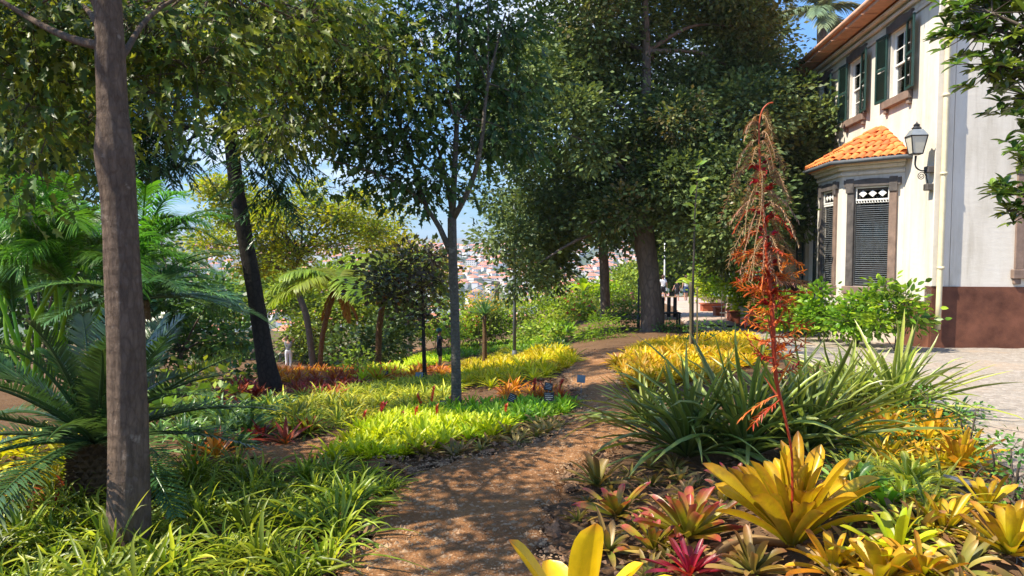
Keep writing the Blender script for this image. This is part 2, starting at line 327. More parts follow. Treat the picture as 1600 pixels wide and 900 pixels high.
def leaf_mat(name, stops, alt=None, amt=.6, trans=.35, rough=.42, var=.5, spec=.4, edge=None, spots=None, hue=.03, tgain=1.5, gain=None):
    mxv = max(max(c_) for _, c_ in stops); gain = gain or (2.0 if mxv < .16 else 1.3 if mxv < .35 else .85); stops = [(p_, tuple(min(.9, k_ * gain) for k_ in c_)) for p_, c_ in stops]; alt = tuple(min(.9, k_ * gain) for k_ in alt) if alt else None
    m, t, p, o = new_mat(name); a = N(t, 'ShaderNodeAttribute', attribute_name='lc'); s = N(t, 'ShaderNodeSeparateColor'); t.links.new(a.outputs['Color'], s.inputs[0])
    c = ramp(t, s.outputs[0], stops if len(stops) > 1 else stops * 2)
    if alt: 
        r = ramp(t, s.outputs[2], [(.35, (0, 0, 0)), (1, (amt, amt, amt))]); c = mixc(t, r, c, alt)
    if spots:
        n = noise(t, spots[1], 3); f = ramp(t, n.outputs[0], [(.52, (0, 0, 0)), (.66, (1, 1, 1))]); c = mixc(t, f, c, spots[0])
    if edge:
        f = ramp(t, a.outputs['Alpha'], [(.55, (0, 0, 0)), (.95, (.8, .8, .8))]); c = mixc(t, f, c, edge)
    n2 = noise(t, 30, 3); oi = N(t, 'ShaderNodeObjectInfo')
    h = N(t, 'ShaderNodeHueSaturation'); t.links.new(c, h.inputs['Color'])
    v = N(t, 'ShaderNodeMath', operation='MULTIPLY_ADD'); t.links.new(s.outputs[1], v.inputs[0]); v.inputs[1].default_value = var; v.inputs[2].default_value = 1 - var * .5
    v2 = N(t, 'ShaderNodeMath', operation='MULTIPLY_ADD'); t.links.new(n2.outputs[0], v2.inputs[0]); v2.inputs[1].default_value = .5; v2.inputs[2].default_value = .75
    ov = N(t, 'ShaderNodeMath', operation='MULTIPLY_ADD'); t.links.new(oi.outputs['Random'], ov.inputs[0]); ov.inputs[1].default_value = .45; ov.inputs[2].default_value = .78
    v4 = N(t, 'ShaderNodeMath', operation='MULTIPLY'); t.links.new(v.outputs[0], v4.inputs[0]); t.links.new(ov.outputs[0], v4.inputs[1])
    v3 = N(t, 'ShaderNodeMath', operation='MULTIPLY'); t.links.new(v4.outputs[0], v3.inputs[0]); t.links.new(v2.outputs[0], v3.inputs[1]); t.links.new(v3.outputs[0], h.inputs['Value'])
    hh = N(t, 'ShaderNodeMath', operation='MULTIPLY_ADD'); t.links.new(oi.outputs['Random'], hh.inputs[0]); hh.inputs[1].default_value = hue; hh.inputs[2].default_value = .5 - hue / 2; t.links.new(hh.outputs[0], h.inputs['Hue'])
    c = h.outputs[0]; t.links.new(c, p.inputs['Base Color']); p.inputs['Roughness'].default_value = rough; p.inputs['Specular IOR Level'].default_value = spec
    n3 = noise(t, 60, 2, stretch=(1, 1, .3)); bump(t, p, n3.outputs[0], .25, .003)
    tr = N(t, 'ShaderNodeBsdfTranslucent'); g = N(t, 'ShaderNodeMixRGB', blend_type='MULTIPLY'); g.inputs[0].default_value = 1; t.links.new(c, g.inputs[1]); g.inputs[2].default_value = (tgain, tgain * .95, tgain * .55, 1)
    t.links.new(g.outputs[0], tr.inputs[0]); ms = N(t, 'ShaderNodeMixShader'); ms.inputs[0].default_value = trans
    t.links.new(p.outputs[0], ms.inputs[1]); t.links.new(tr.outputs[0], ms.inputs[2]); t.links.new(ms.outputs[0], o.inputs[0]); return m
def bark_mat(name, a, b, scale=14, stretch=(1, 1, .22), s=.8, d=.02, ring=None, lichen=None, vk=.6):
    m, t, p, o = new_mat(name); n = noise(t, scale, 8, .7, stretch); n2 = noise(t, 2.2, 5, .6)
    c = mixc(t, ramp(t, n.outputs[0], [(.32, (0, 0, 0)), (.66, (1, 1, 1))]), a, b)
    c = mixc(t, ramp(t, n2.outputs[0], [(.35, (0, 0, 0)), (.7, (.55, .55, .55))]), c, [k * .55 for k in a])
    if lichen: n4 = noise(t, 9, 6, .7); c = mixc(t, ramp(t, n4.outputs[0], [(.6, (0, 0, 0)), (.68, (.7, .7, .7))]), c, lichen)
    v = noise(t, scale * .9, stretch=(1, 1, stretch[2] * 1.5), typ='ShaderNodeTexVoronoi'); v.feature = 'DISTANCE_TO_EDGE'
    c = mixc(t, ramp(t, v.outputs[0], [(0, (vk, vk, vk)), (.12, (0, 0, 0))]), c, [k * .35 for k in a])
    t.links.new(c, p.inputs['Base Color']); p.inputs['Roughness'].default_value = .85; p.inputs['Specular IOR Level'].default_value = .2
    q = bump(t, p, v.outputs[0], s * vk, d); q = bump(t, p, n.outputs[0], s, d, q); n7 = noise(t, scale * 2.6, 8, .75, (1, 1, .5)); q = bump(t, p, n7.outputs[0], s * .8, d * .6, q)
    if ring: w = N(t, 'ShaderNodeTexWave', bands_direction='Z'); cc = N(t, 'ShaderNodeTexCoord'); t.links.new(cc.outputs['Object'], w.inputs[0]); w.inputs['Scale'].default_value = ring; w.inputs['Distortion'].default_value = 3; bump(t, p, w.outputs[1], .4, .006, q)
    return m
def plain(name, c, rough=.6, var=.25, scale=8, bm=.15, metal=0, spec=.4, bscale=60, c2=None):
    m, t, p, o = new_mat(name); n = noise(t, scale, 6, .65)
    k = ramp(t, n.outputs[0], [(.3, [x * (1 - var) for x in c]), (.7, [min(1, x * (1 + var * .6)) for x in c] if c2 is None else c2)])
    t.links.new(k, p.inputs['Base Color']); p.inputs['Roughness'].default_value = rough; p.inputs['Metallic'].default_value = metal; p.inputs['Specular IOR Level'].default_value = spec
    n2 = noise(t, bscale, 6, .7); bump(t, p, n2.outputs[0], bm, .01); return m
M = {}
M['soil'], t, p, o = new_mat('soil')
n1 = noise(t, 1.1, 8, .7); n2 = noise(t, 26, 8, .75); n3 = noise(t, .012, 6, .6); geo = N(t, 'ShaderNodeNewGeometry'); ln = N(t, 'ShaderNodeVectorMath', operation='LENGTH'); t.links.new(geo.outputs['Position'], ln.inputs[0])
c = mixc(t, ramp(t, n1.outputs[0], [(.35, (0, 0, 0)), (.65, (1, 1, 1))]), (.075, .04, .022), (.15, .085, .045))
c = mixc(t, ramp(t, n2.outputs[0], [(.4, (0, 0, 0)), (.7, (.8, .8, .8))]), c, (.2, .125, .07))
cf = ramp(t, n3.outputs[0], [(.35, (.05, .08, .03)), (.5, (.1, .12, .05)), (.65, (.2, .15, .1))])
mr = N(t, 'ShaderNodeMapRange'); mr.inputs[1].default_value = 40; mr.inputs[2].default_value = 90; t.links.new(ln.outputs['Value'], mr.inputs[0])
t.links.new(mixc(t, mr.outputs[0], c, cf), p.inputs['Base Color']); p.inputs['Roughness'].default_value = .95; p.inputs['Specular IOR Level'].default_value = .1
bump(t, p, n2.outputs[0], .9, .03)
M['dirt'], t, p, o = new_mat('dirt')
n1 = noise(t, 1.1, 8, .7); n2 = noise(t, 34, 9, .8); n3 = noise(t, 7, 6, .7); v = noise(t, 55, typ='ShaderNodeTexVoronoi')
c = ramp(t, n1.outputs[0], [(.3, (.2, .092, .04)), (.5, (.28, .135, .056)), (.7, (.37, .195, .085))])
c = mixc(t, ramp(t, n2.outputs[0], [(.38, (.75, .75, .75)), (.55, (0, 0, 0))]), c, (.2, .09, .036))
c = mixc(t, ramp(t, n3.outputs[0], [(.5, (0, 0, 0)), (.75, (.6, .6, .6))]), c, (.24, .13, .07))
c = mixc(t, ramp(t, v.outputs['Color'], [(.75, (0, 0, 0)), (.9, (.55, .55, .55))]), c, (.6, .42, .27))
t.links.new(c, p.inputs['Base Color']); p.inputs['Roughness'].default_value = .95; p.inputs['Specular IOR Level'].default_value = .1
q = bump(t, p, n2.outputs[0], .8, .02); bump(t, p, v.outputs[0], .6, .012, q)
M['paving'], t, p, o = new_mat('paving')
v = noise(t, 17, stretch=(1, 1, .2), typ='ShaderNodeTexVoronoi'); v.feature = 'DISTANCE_TO_EDGE'; vc = noise(t, 17, stretch=(1, 1, .2), typ='ShaderNodeTexVoronoi'); n1 = noise(t, .9, 6, .65)
c = ramp(t, vc.outputs['Color'], [(.1, (.24, .2, .16)), (.5, (.29, .25, .205)), (.9, (.36, .31, .26))])
c = mixc(t, ramp(t, n1.outputs[0], [(.5, (0, 0, 0)), (.66, (.6, .6, .6))]), c, (.42, .29, .18))
c = mixc(t, ramp(t, v.outputs[0], [(0, (.7, .7, .7)), (.04, (0, 0, 0))]), c, (.17, .13, .1))
t.links.new(c, p.inputs['Base Color']); p.inputs['Roughness'].default_value = .8
q = bump(t, p, v.outputs[0], .8, .02); n2 = noise(t, 60, 5); bump(t, p, n2.outputs[0], .3, .01, q)
M['concrete'] = plain('concrete', (.42, .31, .25), .9, .22, 2, .4)
M['stucco'], t, p, o = new_mat('stucco')
n1 = noise(t, 1.6, 8, .7, (1, 1, .3)); n2 = noise(t, 40, 8, .75); n3 = noise(t, 5, 5, .6, (1, 1, 2.2))
c = ramp(t, n1.outputs[0], [(.3, (.52, .47, .385)), (.5, (.65, .6, .52)), (.7, (.71, .67, .595))]); c = mixc(t, ramp(t, n3.outputs[0], [(.62, (0, 0, 0)), (.85, (.35, .35, .35))]), c, (.62, .55, .45))
dr = noise(t, 5, 6, .7, (1, 1, .07)); c = mixc(t, ramp(t, dr.outputs[0], [(.52, (0, 0, 0)), (.72, (.65, .65, .65))]), c, (.42, .37, .29))
gx = N(t, 'ShaderNodeTexCoord'); gs_ = N(t, 'ShaderNodeSeparateXYZ'); t.links.new(gx.outputs['Object'], gs_.inputs[0]); gm = N(t, 'ShaderNodeMath', operation='MULTIPLY_ADD'); gm.inputs[1].default_value = .7; t.links.new(n1.outputs[0], gm.inputs[0]); t.links.new(gs_.outputs[2], gm.inputs[2]); c = mixc(t, ramp(t, gm.outputs[0], [(.95, (.5, .5, .5)), (1, (0, 0, 0))]), c, (.5, .36, .26))
t.links.new(c, p.inputs['Base Color']); p.inputs['Roughness'].default_value = .85; q = bump(t, p, n2.outputs[0], .3, .006); bump(t, p, n3.outputs[0], .35, .012, q)
M['oxide'] = plain('oxide', (.13, .042, .022), .85, .5, 2.2, .5, c2=(.2, .075, .042))
M['basalt'] = plain('basalt', (.075, .066, .062), .75, .35, 6, .5, c2=(.13, .11, .1))
M['sandstone'] = plain('sandstone', (.22, .15, .115), .8, .35, 5, .4)
M['green_paint'] = plain('green_paint', (.018, .05, .042), .45, .3, 9, .15)
M['white_paint'] = plain('white_paint', (.78, .77, .73), .5, .12, 10, .1)
M['cream'] = plain('cream', (.72, .62, .40), .45, .18, 6, .1)
M['soffit'] = plain('soffit', (.58, .33, .22), .7, .25, 4, .2)
M['curtain'] = plain('curtain', (.6, .6, .58), .9, .3, 3, .3)
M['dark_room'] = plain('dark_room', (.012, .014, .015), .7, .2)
M['glass'], t, p, o = new_mat('glass'); p.inputs['Base Color'].default_value = (.9, .95, .95, 1); p.inputs['Roughness'].default_value = .03; p.inputs['Transmission Weight'].default_value = 0
tp = N(t, 'ShaderNodeBsdfTransparent'); gl = N(t, 'ShaderNodeBsdfGlossy'); gl.inputs[1].default_value = .03; fr = N(t, 'ShaderNodeFresnel'); fr.inputs[0].default_value = 1.5; ms = N(t, 'ShaderNodeMixShader')
n1 = noise(t, 2.5, 2); bb = N(t, 'ShaderNodeBump'); bb.inputs['Strength'].default_value = .05; t.links.new(n1.outputs[0], bb.inputs['Height']); t.links.new(bb.outputs[0], gl.inputs['Normal'])
t.links.new(fr.outputs[0], ms.inputs[0]); t.links.new(tp.outputs[0], ms.inputs[1]); t.links.new(gl.outputs[0], ms.inputs[2]); t.links.new(ms.outputs[0], o.inputs[0])
M['lampglass'] = plain('lampglass', (.62, .58, .47), .25, .15, 5, .05)
M['tile'], t, p, o = new_mat('tile'); oi = N(t, 'ShaderNodeObjectInfo'); n1 = noise(t, 9, 6, .7)
c = ramp(t, oi.outputs['Random'], [(0, (.55, .13, .03)), (.5, (.72, .2, .04)), (1, (.8, .28, .07))]); c = mixc(t, ramp(t, n1.outputs[0], [(.5, (0, 0, 0)), (.72, (.6, .6, .6))]), c, (.3, .1, .045)); t.links.new(c, p.inputs['Base Color']); p.inputs['Roughness'].default_value = .8; bump(t, p, n1.outputs[0], .4, .01)
M['iron'] = plain('iron', (.025, .025, .027), .5, .3, 12, .3, metal=.3)
M['iron_far'] = plain('iron_far', (.09, .1, .11), .6, .3, 12, .3)
M['greymetal'] = plain('greymetal', (.26, .28, .29), .5, .2, 5, .1, metal=.4)
M['black_plastic'] = plain('black_plastic', (.012, .013, .015), .4, .2, 12, .1)
M['print_white'] = plain('print_white', (.4, .42, .43), .5, .1)
M['sign_back'] = plain('sign_back', (.15, .22, .26), .4, .2)
M['stone'] = plain('stone', (.17, .09, .045), .95, .45, 9, .8, c2=(.32, .19, .11))
M['pebble'] = plain('pebble', (.27, .15, .075), .95, .5, 9, .6, c2=(.46, .3, .17))
M['terracotta'] = plain('terracotta', (.42, .12, .06), .85, .25, 6, .3)
M['wood_grey'] = plain('wood_grey', (.16, .15, .14), .9, .4, 5, .6, c2=(.28, .26, .24))
M['bamboo'] = plain('bamboo', (.48, .33, .13), .55, .25, 6, .2)
M['litter'] = leaf_mat('litter', [(0, (.16, .085, .04)), (1, (.26, .15, .075))], (.07, .04, .025), .9, .1, .8, .8, .1)
M['lawn'] = leaf_mat('lawn', [(0, (.1, .2, .02)), (1, (.25, .42, .03))], (.35, .5, .05), .5, .35, .6)
M['bark_a'] = bark_mat('bark_a', (.3, .21, .15), (.11, .073, .052), 34, (1, 1, .24), 1, .03, ring=5, lichen=(.42, .34, .27), vk=.5)
M['bark_dark'] = bark_mat('bark_dark', (.028, .024, .022), (.055, .043, .035), 16, (1, 1, .4), .8, .02)
M['bark_grey'] = bark_mat('bark_grey', (.16, .14, .12), (.085, .075, .06), 26, (1, 1, .8), .5, .008, ring=9, lichen=(.28, .26, .22))
M['bark_big'] = bark_mat('bark_big', (.23, .185, .15), (.1, .078, .06), 9, (1, 1, .25), 1, .04)
M['twig'] = plain('twig', (.09, .07, .052), .9, .3, 9, .3)
M['twig_dark'] = plain('twig_dark', (.04, .033, .027), .9, .3, 9, .3)
M['fibre'] = bark_mat('fibre', (.26, .16, .08), (.09, .05, .03), 18, (1, 1, 1), 1, .03)
# foliage
G = lambda a, b: [(0, a), (1, b)]
M['oakleaf'] = leaf_mat('oakleaf', G((.03, .052, .011), (.042, .07, .014)), (.19, .18, .015), .6, .36, .42, .9, .3, tgain=1.6, gain=1.7)
M['maple'] = leaf_mat('maple', G((.022, .05, .018), (.03, .065, .022)), (.07, .11, .02), .7, .3, .42, .7, .3, gain=1.75)
M['pinnate'] = leaf_mat('pinnate', G((.012, .042, .02), (.022, .065, .025)), (.05, .11, .015), .6, .28, .38, .8, .5)
M['evergreen'] = leaf_mat('evergreen', G((.035, .062, .022), (.055, .085, .026)), (.13, .17, .05), .8, .26, .5, .7, .3)
M['evergreen2'] = leaf_mat('evergreen2', G((.022, .05, .02), (.038, .068, .024)), (.09, .12, .035), .8, .22, .5, .7, .3)
M['bronze_tip'] = leaf_mat('bronze_tip', G((.09, .085, .03), (.14, .12, .045)), (.12, .15, .045), .8, .25, .42, .9, .5)
M['cassia'] = leaf_mat('cassia', G((.19, .27, .015), (.32, .4, .02)), (.55, .46, .02), .8, .45, .45, .7)
M['yellowflower'] = leaf_mat('yellowflower', G((.7, .5, .02), (.85, .62, .02)), None, 0, .3, .5, .5)
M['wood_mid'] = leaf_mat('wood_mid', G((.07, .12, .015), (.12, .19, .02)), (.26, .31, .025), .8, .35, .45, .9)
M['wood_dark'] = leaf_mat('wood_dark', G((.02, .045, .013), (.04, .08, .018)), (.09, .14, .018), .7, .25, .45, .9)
M['purple'] = leaf_mat('purple', G((.045, .03, .022), (.07, .05, .03)), (.07, .11, .02), .9, .25, .4, .8)
M['areca'] = leaf_mat('areca', G((.05, .14, .012), (.11, .27, .02)), (.02, .08, .015), .6, .42, .38, .6, .5)
M['datepalm'] = leaf_mat('datepalm', G((.03, .09, .045), (.07, .17, .07)), (.14, .24, .04), .6, .3, .33, .5, .6)
M['cycad'] = leaf_mat('cycad', G((.02, .05, .016), (.04, .085, .024)), (.08, .11, .025), .5, .22, .3, .5, .7, gain=1.35)
M['fern'] = leaf_mat('fern', G((.13, .23, .012), (.26, .38, .02)), (.3, .32, .03), .6, .45, .45, .5)
M['deadfern'] = leaf_mat('deadfern', G((.16, .06, .02), (.25, .1, .03)), (.12, .05, .02), .6, .25, .6, .6)
M['magnolia'] = leaf_mat('magnolia', G((.035, .065, .012), (.06, .095, .015)), (.15, .15, .02), .8, .28, .27, .9, .8)
M['bigpalm'] = leaf_mat('bigpalm', G((.04, .06, .035), (.09, .12, .06)), (.2, .16, .08), .6, .2, .4, .5)
M['lime'] = leaf_mat('lime', [(0, (.2, .3, .01)), (.5, (.42, .56, .012)), (1, (.58, .66, .02))], (.62, .6, .02), .6, .4, .4, .5, hue=.03)
M['limegreen'] = leaf_mat('limegreen', G((.05, .14, .01), (.16, .32, .015)), (.3, .42, .02), .5, .4, .4, .5, hue=.02)
M['yellow'] = leaf_mat('yellow', [(0, (.22, .3, .01)), (.45, (.56, .56, .012)), (1, (.75, .62, .02))], (.75, .5, .015), .6, .4, .4, .5, hue=.035)
M['olive'] = leaf_mat('olive', [(0, (.05, .1, .012)), (.6, (.18, .23, .015)), (1, (.32, .3, .03))], (.42, .38, .03), .7, .35, .42, .6, hue=.03)
M['darkstrap'] = leaf_mat('darkstrap', G((.012, .045, .012), (.05, .1, .02)), (.12, .16, .03), .5, .25, .35, .7, hue=.02)
M['orange'] = leaf_mat('orange', [(0, (.12, .17, .015)), (.4, (.5, .17, .015)), (1, (.62, .1, .03))], (.75, .35, .02), .7, .38, .4, .6, hue=.04)
M['redleaf'] = leaf_mat('redleaf', [(0, (.1, .11, .015)), (.4, (.34, .06, .02)), (1, (.42, .04, .03))], (.25, .06, .02), .7, .32, .4, .6, hue=.04)
M['mixed'] = leaf_mat('mixed', [(0, (.06, .09, .02)), (.5, (.17, .14, .025)), (1, (.26, .12, .05))], (.26, .16, .05), .8, .3, .42, .7, hue=.04)
M['grass'] = leaf_mat('grass', [(0, (.05, .1, .012)), (.5, (.16, .25, .016)), (1, (.34, .42, .04))], (.5, .5, .05), .6, .4, .38, .7, hue=.02)
M['clump'] = leaf_mat('clump', [(0, (.045, .075, .012)), (.6, (.1, .14, .022)), (1, (.2, .22, .04))], (.26, .27, .05), .5, .24, .34, .7, .6, edge=(.16, .22, .06))
M['clump2'] = leaf_mat('clump2', [(0, (.06, .1, .02)), (.6, (.15, .2, .035)), (1, (.3, .32, .1))], (.34, .4, .06), .8, .34, .36, .6, .6, edge=(.42, .45, .16))
M['bigyellow'] = leaf_mat('bigyellow', [(0, (.16, .2, .01)), (.35, (.46, .36, .01)), (.82, (.66, .43, .012)), (.93, (.6, .3, .02)), (1, (.2, .08, .03))], (.42, .36, .012), .7, .3, .36, .55, .45, edge=(.5, .26, .015), spots=((.33, .2, .015), 11), hue=.012, tgain=1.35)
M['brightyellow'] = leaf_mat('brightyellow', [(0, (.55, .42, .01)), (.9, (.88, .62, .012)), (.98, (.8, .35, .03)), (1, (.5, .1, .05))], (.85, .5, .012), .4, .3, .33, .2, .45, spots=((.8, .45, .012), 5), hue=.01, tgain=1.3)
M['goldrose'] = leaf_mat('goldrose', [(0, (.18, .24, .012)), (.45, (.56, .44, .012)), (.85, (.68, .38, .02)), (1, (.4, .13, .03))], (.6, .24, .02), .8, .35, .38, .7, .4, spots=((.38, .22, .02), 13), hue=.03)
M['deadleaf'] = leaf_mat('deadleaf', G((.22, .13, .06), (.32, .2, .1)), (.12, .07, .035), .8, .15, .7, .7, .1)
M['goldrow'] = leaf_mat('goldrow', [(0, (.25, .3, .012)), (.45, (.62, .53, .015)), (.85, (.72, .46, .02)), (1, (.55, .25, .03))], (.7, .36, .02), .7, .38, .38, .6, .4, hue=.03)
M['redgreen'] = leaf_mat('redgreen', [(0, (.12, .16, .015)), (.5, (.34, .3, .02)), (.78, (.4, .12, .04)), (1, (.5, .05, .08))], (.3, .08, .04), .4, .28, .36, .5, .5, spots=((.2, .2, .015), 14), hue=.03)
M['crimson'] = leaf_mat('crimson', [(0, (.42, .012, .03)), (.6, (.5, .02, .04)), (1, (.22, .1, .03))], (.3, .03, .05), .5, .3, .33, .4, .5)
M['bract'] = leaf_mat('bract', G((.5, .03, .07), (.72, .06, .1)), (.66, .16, .05), .7, .3, .4, .8)
M['spike_red'] = leaf_mat('spike_red', G((.45, .04, .02), (.55, .1, .025)), (.62, .24, .03), .6, .2, .42, .5)
M['spike_brown'] = leaf_mat('spike_brown', G((.2, .14, .07), (.3, .19, .1)), (.26, .08, .05), .6, .2, .5, .6)
M['spike_orange'] = leaf_mat('spike_orange', G((.55, .06, .03), (.66, .2, .05)), (.68, .3, .06), .7, .3, .42, .5)
M['spike_crimson'] = leaf_mat('spike_crimson', G((.3, .012, .02), (.42, .02, .03)), None, 0, .25, .4, .5)
M['youngleaf'] = leaf_mat('youngleaf', G((.2, .34, .05), (.34, .48, .1)), (.45, .55, .15), .6, .4, .35, .6, .6)
M['limeshrub'] = leaf_mat('limeshrub', G((.16, .3, .01), (.3, .48, .015)), (.48, .55, .02), .7, .42, .4, .8)
M['hydrangea'] = leaf_mat('hydrangea', G((.05, .13, .012), (.12, .26, .015)), (.28, .4, .02), .8, .38, .36, .9)
M['boxleaf'] = leaf_mat('boxleaf', G((.02, .06, .012), (.05, .12, .016)), (.12, .18, .02), .6, .28, .35, .9)
M['roseleaf'] = leaf_mat('roseleaf', G((.12, .19, .02), (.22, .32, .03)), (.36, .42, .03), .7, .4, .45, .8)
M['roseflower'] = leaf_mat('roseflower', G((.75, .05, .05), (.8, .1, .1)), None, 0, .3, .5, .5)
M['pinkflower'] = leaf_mat('pinkflower', G((.75, .25, .3), (.8, .4, .4)), None, 0, .3, .5, .5)
M['fuzz'] = leaf_mat('fuzz', G((.12, .26, .012), (.28, .44, .02)), (.42, .5, .03), .5, .4, .5, .6)
M['skin'] = plain('skin', (.45, .24, .16), .6, .1)
M['hair'] = plain('hair', (.07, .028, .015), .7, .3)
for k, c in dict(white_cloth=(.72, .72, .73), grey_cloth=(.23, .24, .26), navy_cloth=(.02, .028, .06), black_cloth=(.02, .02, .024), denim=(.04, .08, .16), red_cloth=(.35, .03, .03), teal_cloth=(.02, .09, .12)).items(): M[k] = plain(k, c, .9, .2, 12, .3)
# ---------------------------------------------------------------- sun gaps aimed at places on the ground that the sun reaches
for px, py, r in [(560, 690, .75), (640, 680, .8), (740, 670, .8), (820, 650, .7), (880, 620, .7), (930, 600, .7), (620, 640, .55), (800, 575, 1.3), (860, 560, 1.1), (700, 590, .9), (560, 590, 1.0), (470, 600, 1.5), (530, 588, 1.5), (600, 580, 1.6), (680, 578, 1.6), (560, 640, 1.0), (480, 650, .9), (350, 650, .8),
                  (620, 575, 1.2), (860, 715, .5), (940, 700, .45), (60, 740, .5), (330, 820, .45), (60, 860, .4), (250, 760, .35), (500, 740, .45), (590, 765, .3), (760, 800, .16), (720, 850, .14), (700, 770, .25), (690, 830, .2), (770, 750, .22), (640, 860, .2), (960, 650, .8), (920, 690, .6), (870, 740, .25),
                  (1250, 800, .55), (1060, 560, 1.2), (1000, 560, 1.0), (1430, 700, .6), (1500, 820, .6), (1450, 600, .8), (940, 880, .35), (1540, 640, 1.5), (1330, 620, .6), (540, 860, .18), (420, 790, .35), (150, 800, .3), (840, 770, .12)]:
    g = at(px, py); GAPS.append((g[0], g[1], g[2] + .15, r))
for x, y, z, r in [(7.7, 14.2, 5.4, 1.5), (7.8, 16, 5.4, 1.6), (7.9, 18.3, 5.8, 1.4), (7.5, 14, 2.2, 1.5), (7.3, 14.9, 3.7, 1.1), (6.9, 15.5, 2.0, .7), (.13, 1.5, 1.0, .35), (1.1, 3, 1.6, .3), (1.05, 3, 2.0, .3), (7, 13, .5, .9), (2.3, 17.5, .2, 1.6), (2.6, 16, 0, 1.2), (8.6, 13.3, 2, .9), (6.3, 14.5, .4, .7)]:
    GAPS.append((x, y, z, r))

# ---------------------------------------------------------------- ground and paths
def struct(name, g, mat, smooth=False, lc=None): o = obj(name, mesh(name, g[0], g[1], mat, g[2] if len(g) > 2 else None, smooth)); o['kind'] = 'structure'; return o
rad = [0, .4]
while rad[-1] < 9000: rad.append(rad[-1] + max(.12, rad[-1] * .045))
rad = np.array(rad); th = np.concatenate([np.linspace(-50, 50, 330, endpoint=False), np.linspace(50, 310, 90, endpoint=False)]) * np.pi / 180
RR, TT = np.meshgrid(rad, th, indexing='ij'); X = RR * np.sin(TT); Y = RR * np.cos(TT); Z = zg(X, Y) - .012 + (fbm(X * 3, Y * 3, 2) - .5) * .02 * (RR < 40)
m, n = X.shape; i = np.arange(m - 1)[:, None] * n; j = np.arange(n)[None]; Q = np.stack([i + j, i + n + j, i + n + (j + 1) % n, i + (j + 1) % n], -1).reshape(-1, 4)[:, ::-1]
struct('ground', (np.stack([X, Y, Z], -1).reshape(-1, 3), [Q]), M['soil'], True)
def sheet(name, poly, step, off, rough, mat, ymax=60):
    P = np.array(poly)[:, :2]; lo, hi = P.min(0), P.max(0)
    xs = np.arange(lo[0], hi[0] + step, step); ys = np.arange(lo[1], hi[1] + step, step); X, Y = np.meshgrid(xs, ys, indexing='ij')
    jx = X + (vnoise(X * 6, Y * 6, 3) - .5) * .2; jy = Y + (vnoise(X * 6, Y * 6, 7) - .5) * .2
    ins = inpoly(jx.ravel(), jy.ravel(), [tuple(p) for p in P]).reshape(X.shape)
    k_ = ins.astype(float)
    for _ in range(3): k_ = np.pad(k_, 1, mode='edge'); k_ = (k_[:-2, 1:-1] + k_[2:, 1:-1] + k_[1:-1, :-2] + k_[1:-1, 2:] + k_[1:-1, 1:-1]) / 5
    tp_ = np.clip((k_ - .45) * 2.2, 0, 1)
    Z = zg(X, Y) + off * tp_ - .05 * (1 - tp_) + rough * (fbm(X * 9, Y * 9, 5, 5) - .5) + rough * 1.5 * (fbm(X * 1.3, Y * 1.3, 8) - .5)
    idx = np.arange(X.size).reshape(X.shape); c = ins[:-1, :-1]
    Q = np.stack([idx[:-1, :-1], idx[1:, :-1], idx[1:, 1:], idx[:-1, 1:]], -1)[c]
    u, inv = np.unique(Q.ravel(), return_inverse=True); V = np.stack([X, Y, Z], -1).reshape(-1, 3)[u]
    return struct(name, (V, [inv.reshape(-1, 4)]), mat, True)
L_EDGE = [(480, 1300), (520, 900), (565, 830), (625, 765), (650, 735), (700, 722), (800, 705), (868, 680), (905, 645), (905, 615), (880, 590), (905, 560), (935, 548)]
R_EDGE = [(960, 1300), (890, 900), (855, 850), (860, 790), (890, 740), (950, 705), (1000, 690), (1010, 650), (975, 615), (965, 590), (955, 570), (985, 552), (1010, 540)]
LW, RW = [at(*p) for p in L_EDGE], [at(*p) for p in R_EDGE]
PATHW = [(p[0], p[1]) for p in LW + RW[::-1]]
sheet('dirt_path', PATHW, .045, .04, .02, M['dirt'])
S_EDGE = [(640, 742), (590, 725), (520, 712), (420, 735), (330, 720), (400, 700), (480, 690), (520, 672), (575, 672), (540, 700), (600, 712), (655, 725)]
SW = [at(*p) for p in S_EDGE]; sheet('side_path', [(p[0], p[1]) for p in SW], .06, .035, .02, M['dirt'])
sheet('far_path', [tuple(at(*p)[:2]) for p in [(380, 588), (500, 583), (560, 560), (640, 545), (700, 548), (660, 556), (590, 575), (500, 594), (400, 598)]], .25, .03, .02, M['dirt'])
sheet('road', [(4.0, 8.0), (3.7, 6.3), (3.3, 4.6), (3.4, 2.0), (14, 2.0), (14, 13.0), (8.3, 13.3), (7.6, 13.45), (7.1, 15.4), (6.6, 17.5), (6.0, 20.5), (4.9, 20.5), (4.6, 16), (4.6, 12), (4.5, 9.5)], .09, .035, .006, M['paving'])
sheet('promenade', [(4.9, 20.4), (6.3, 20.4), (8.4, 27), (10, 33), (13.2, 52), (9.8, 52), (8.0, 36), (6.3, 28)], .14, .08, .0, M['concrete'])
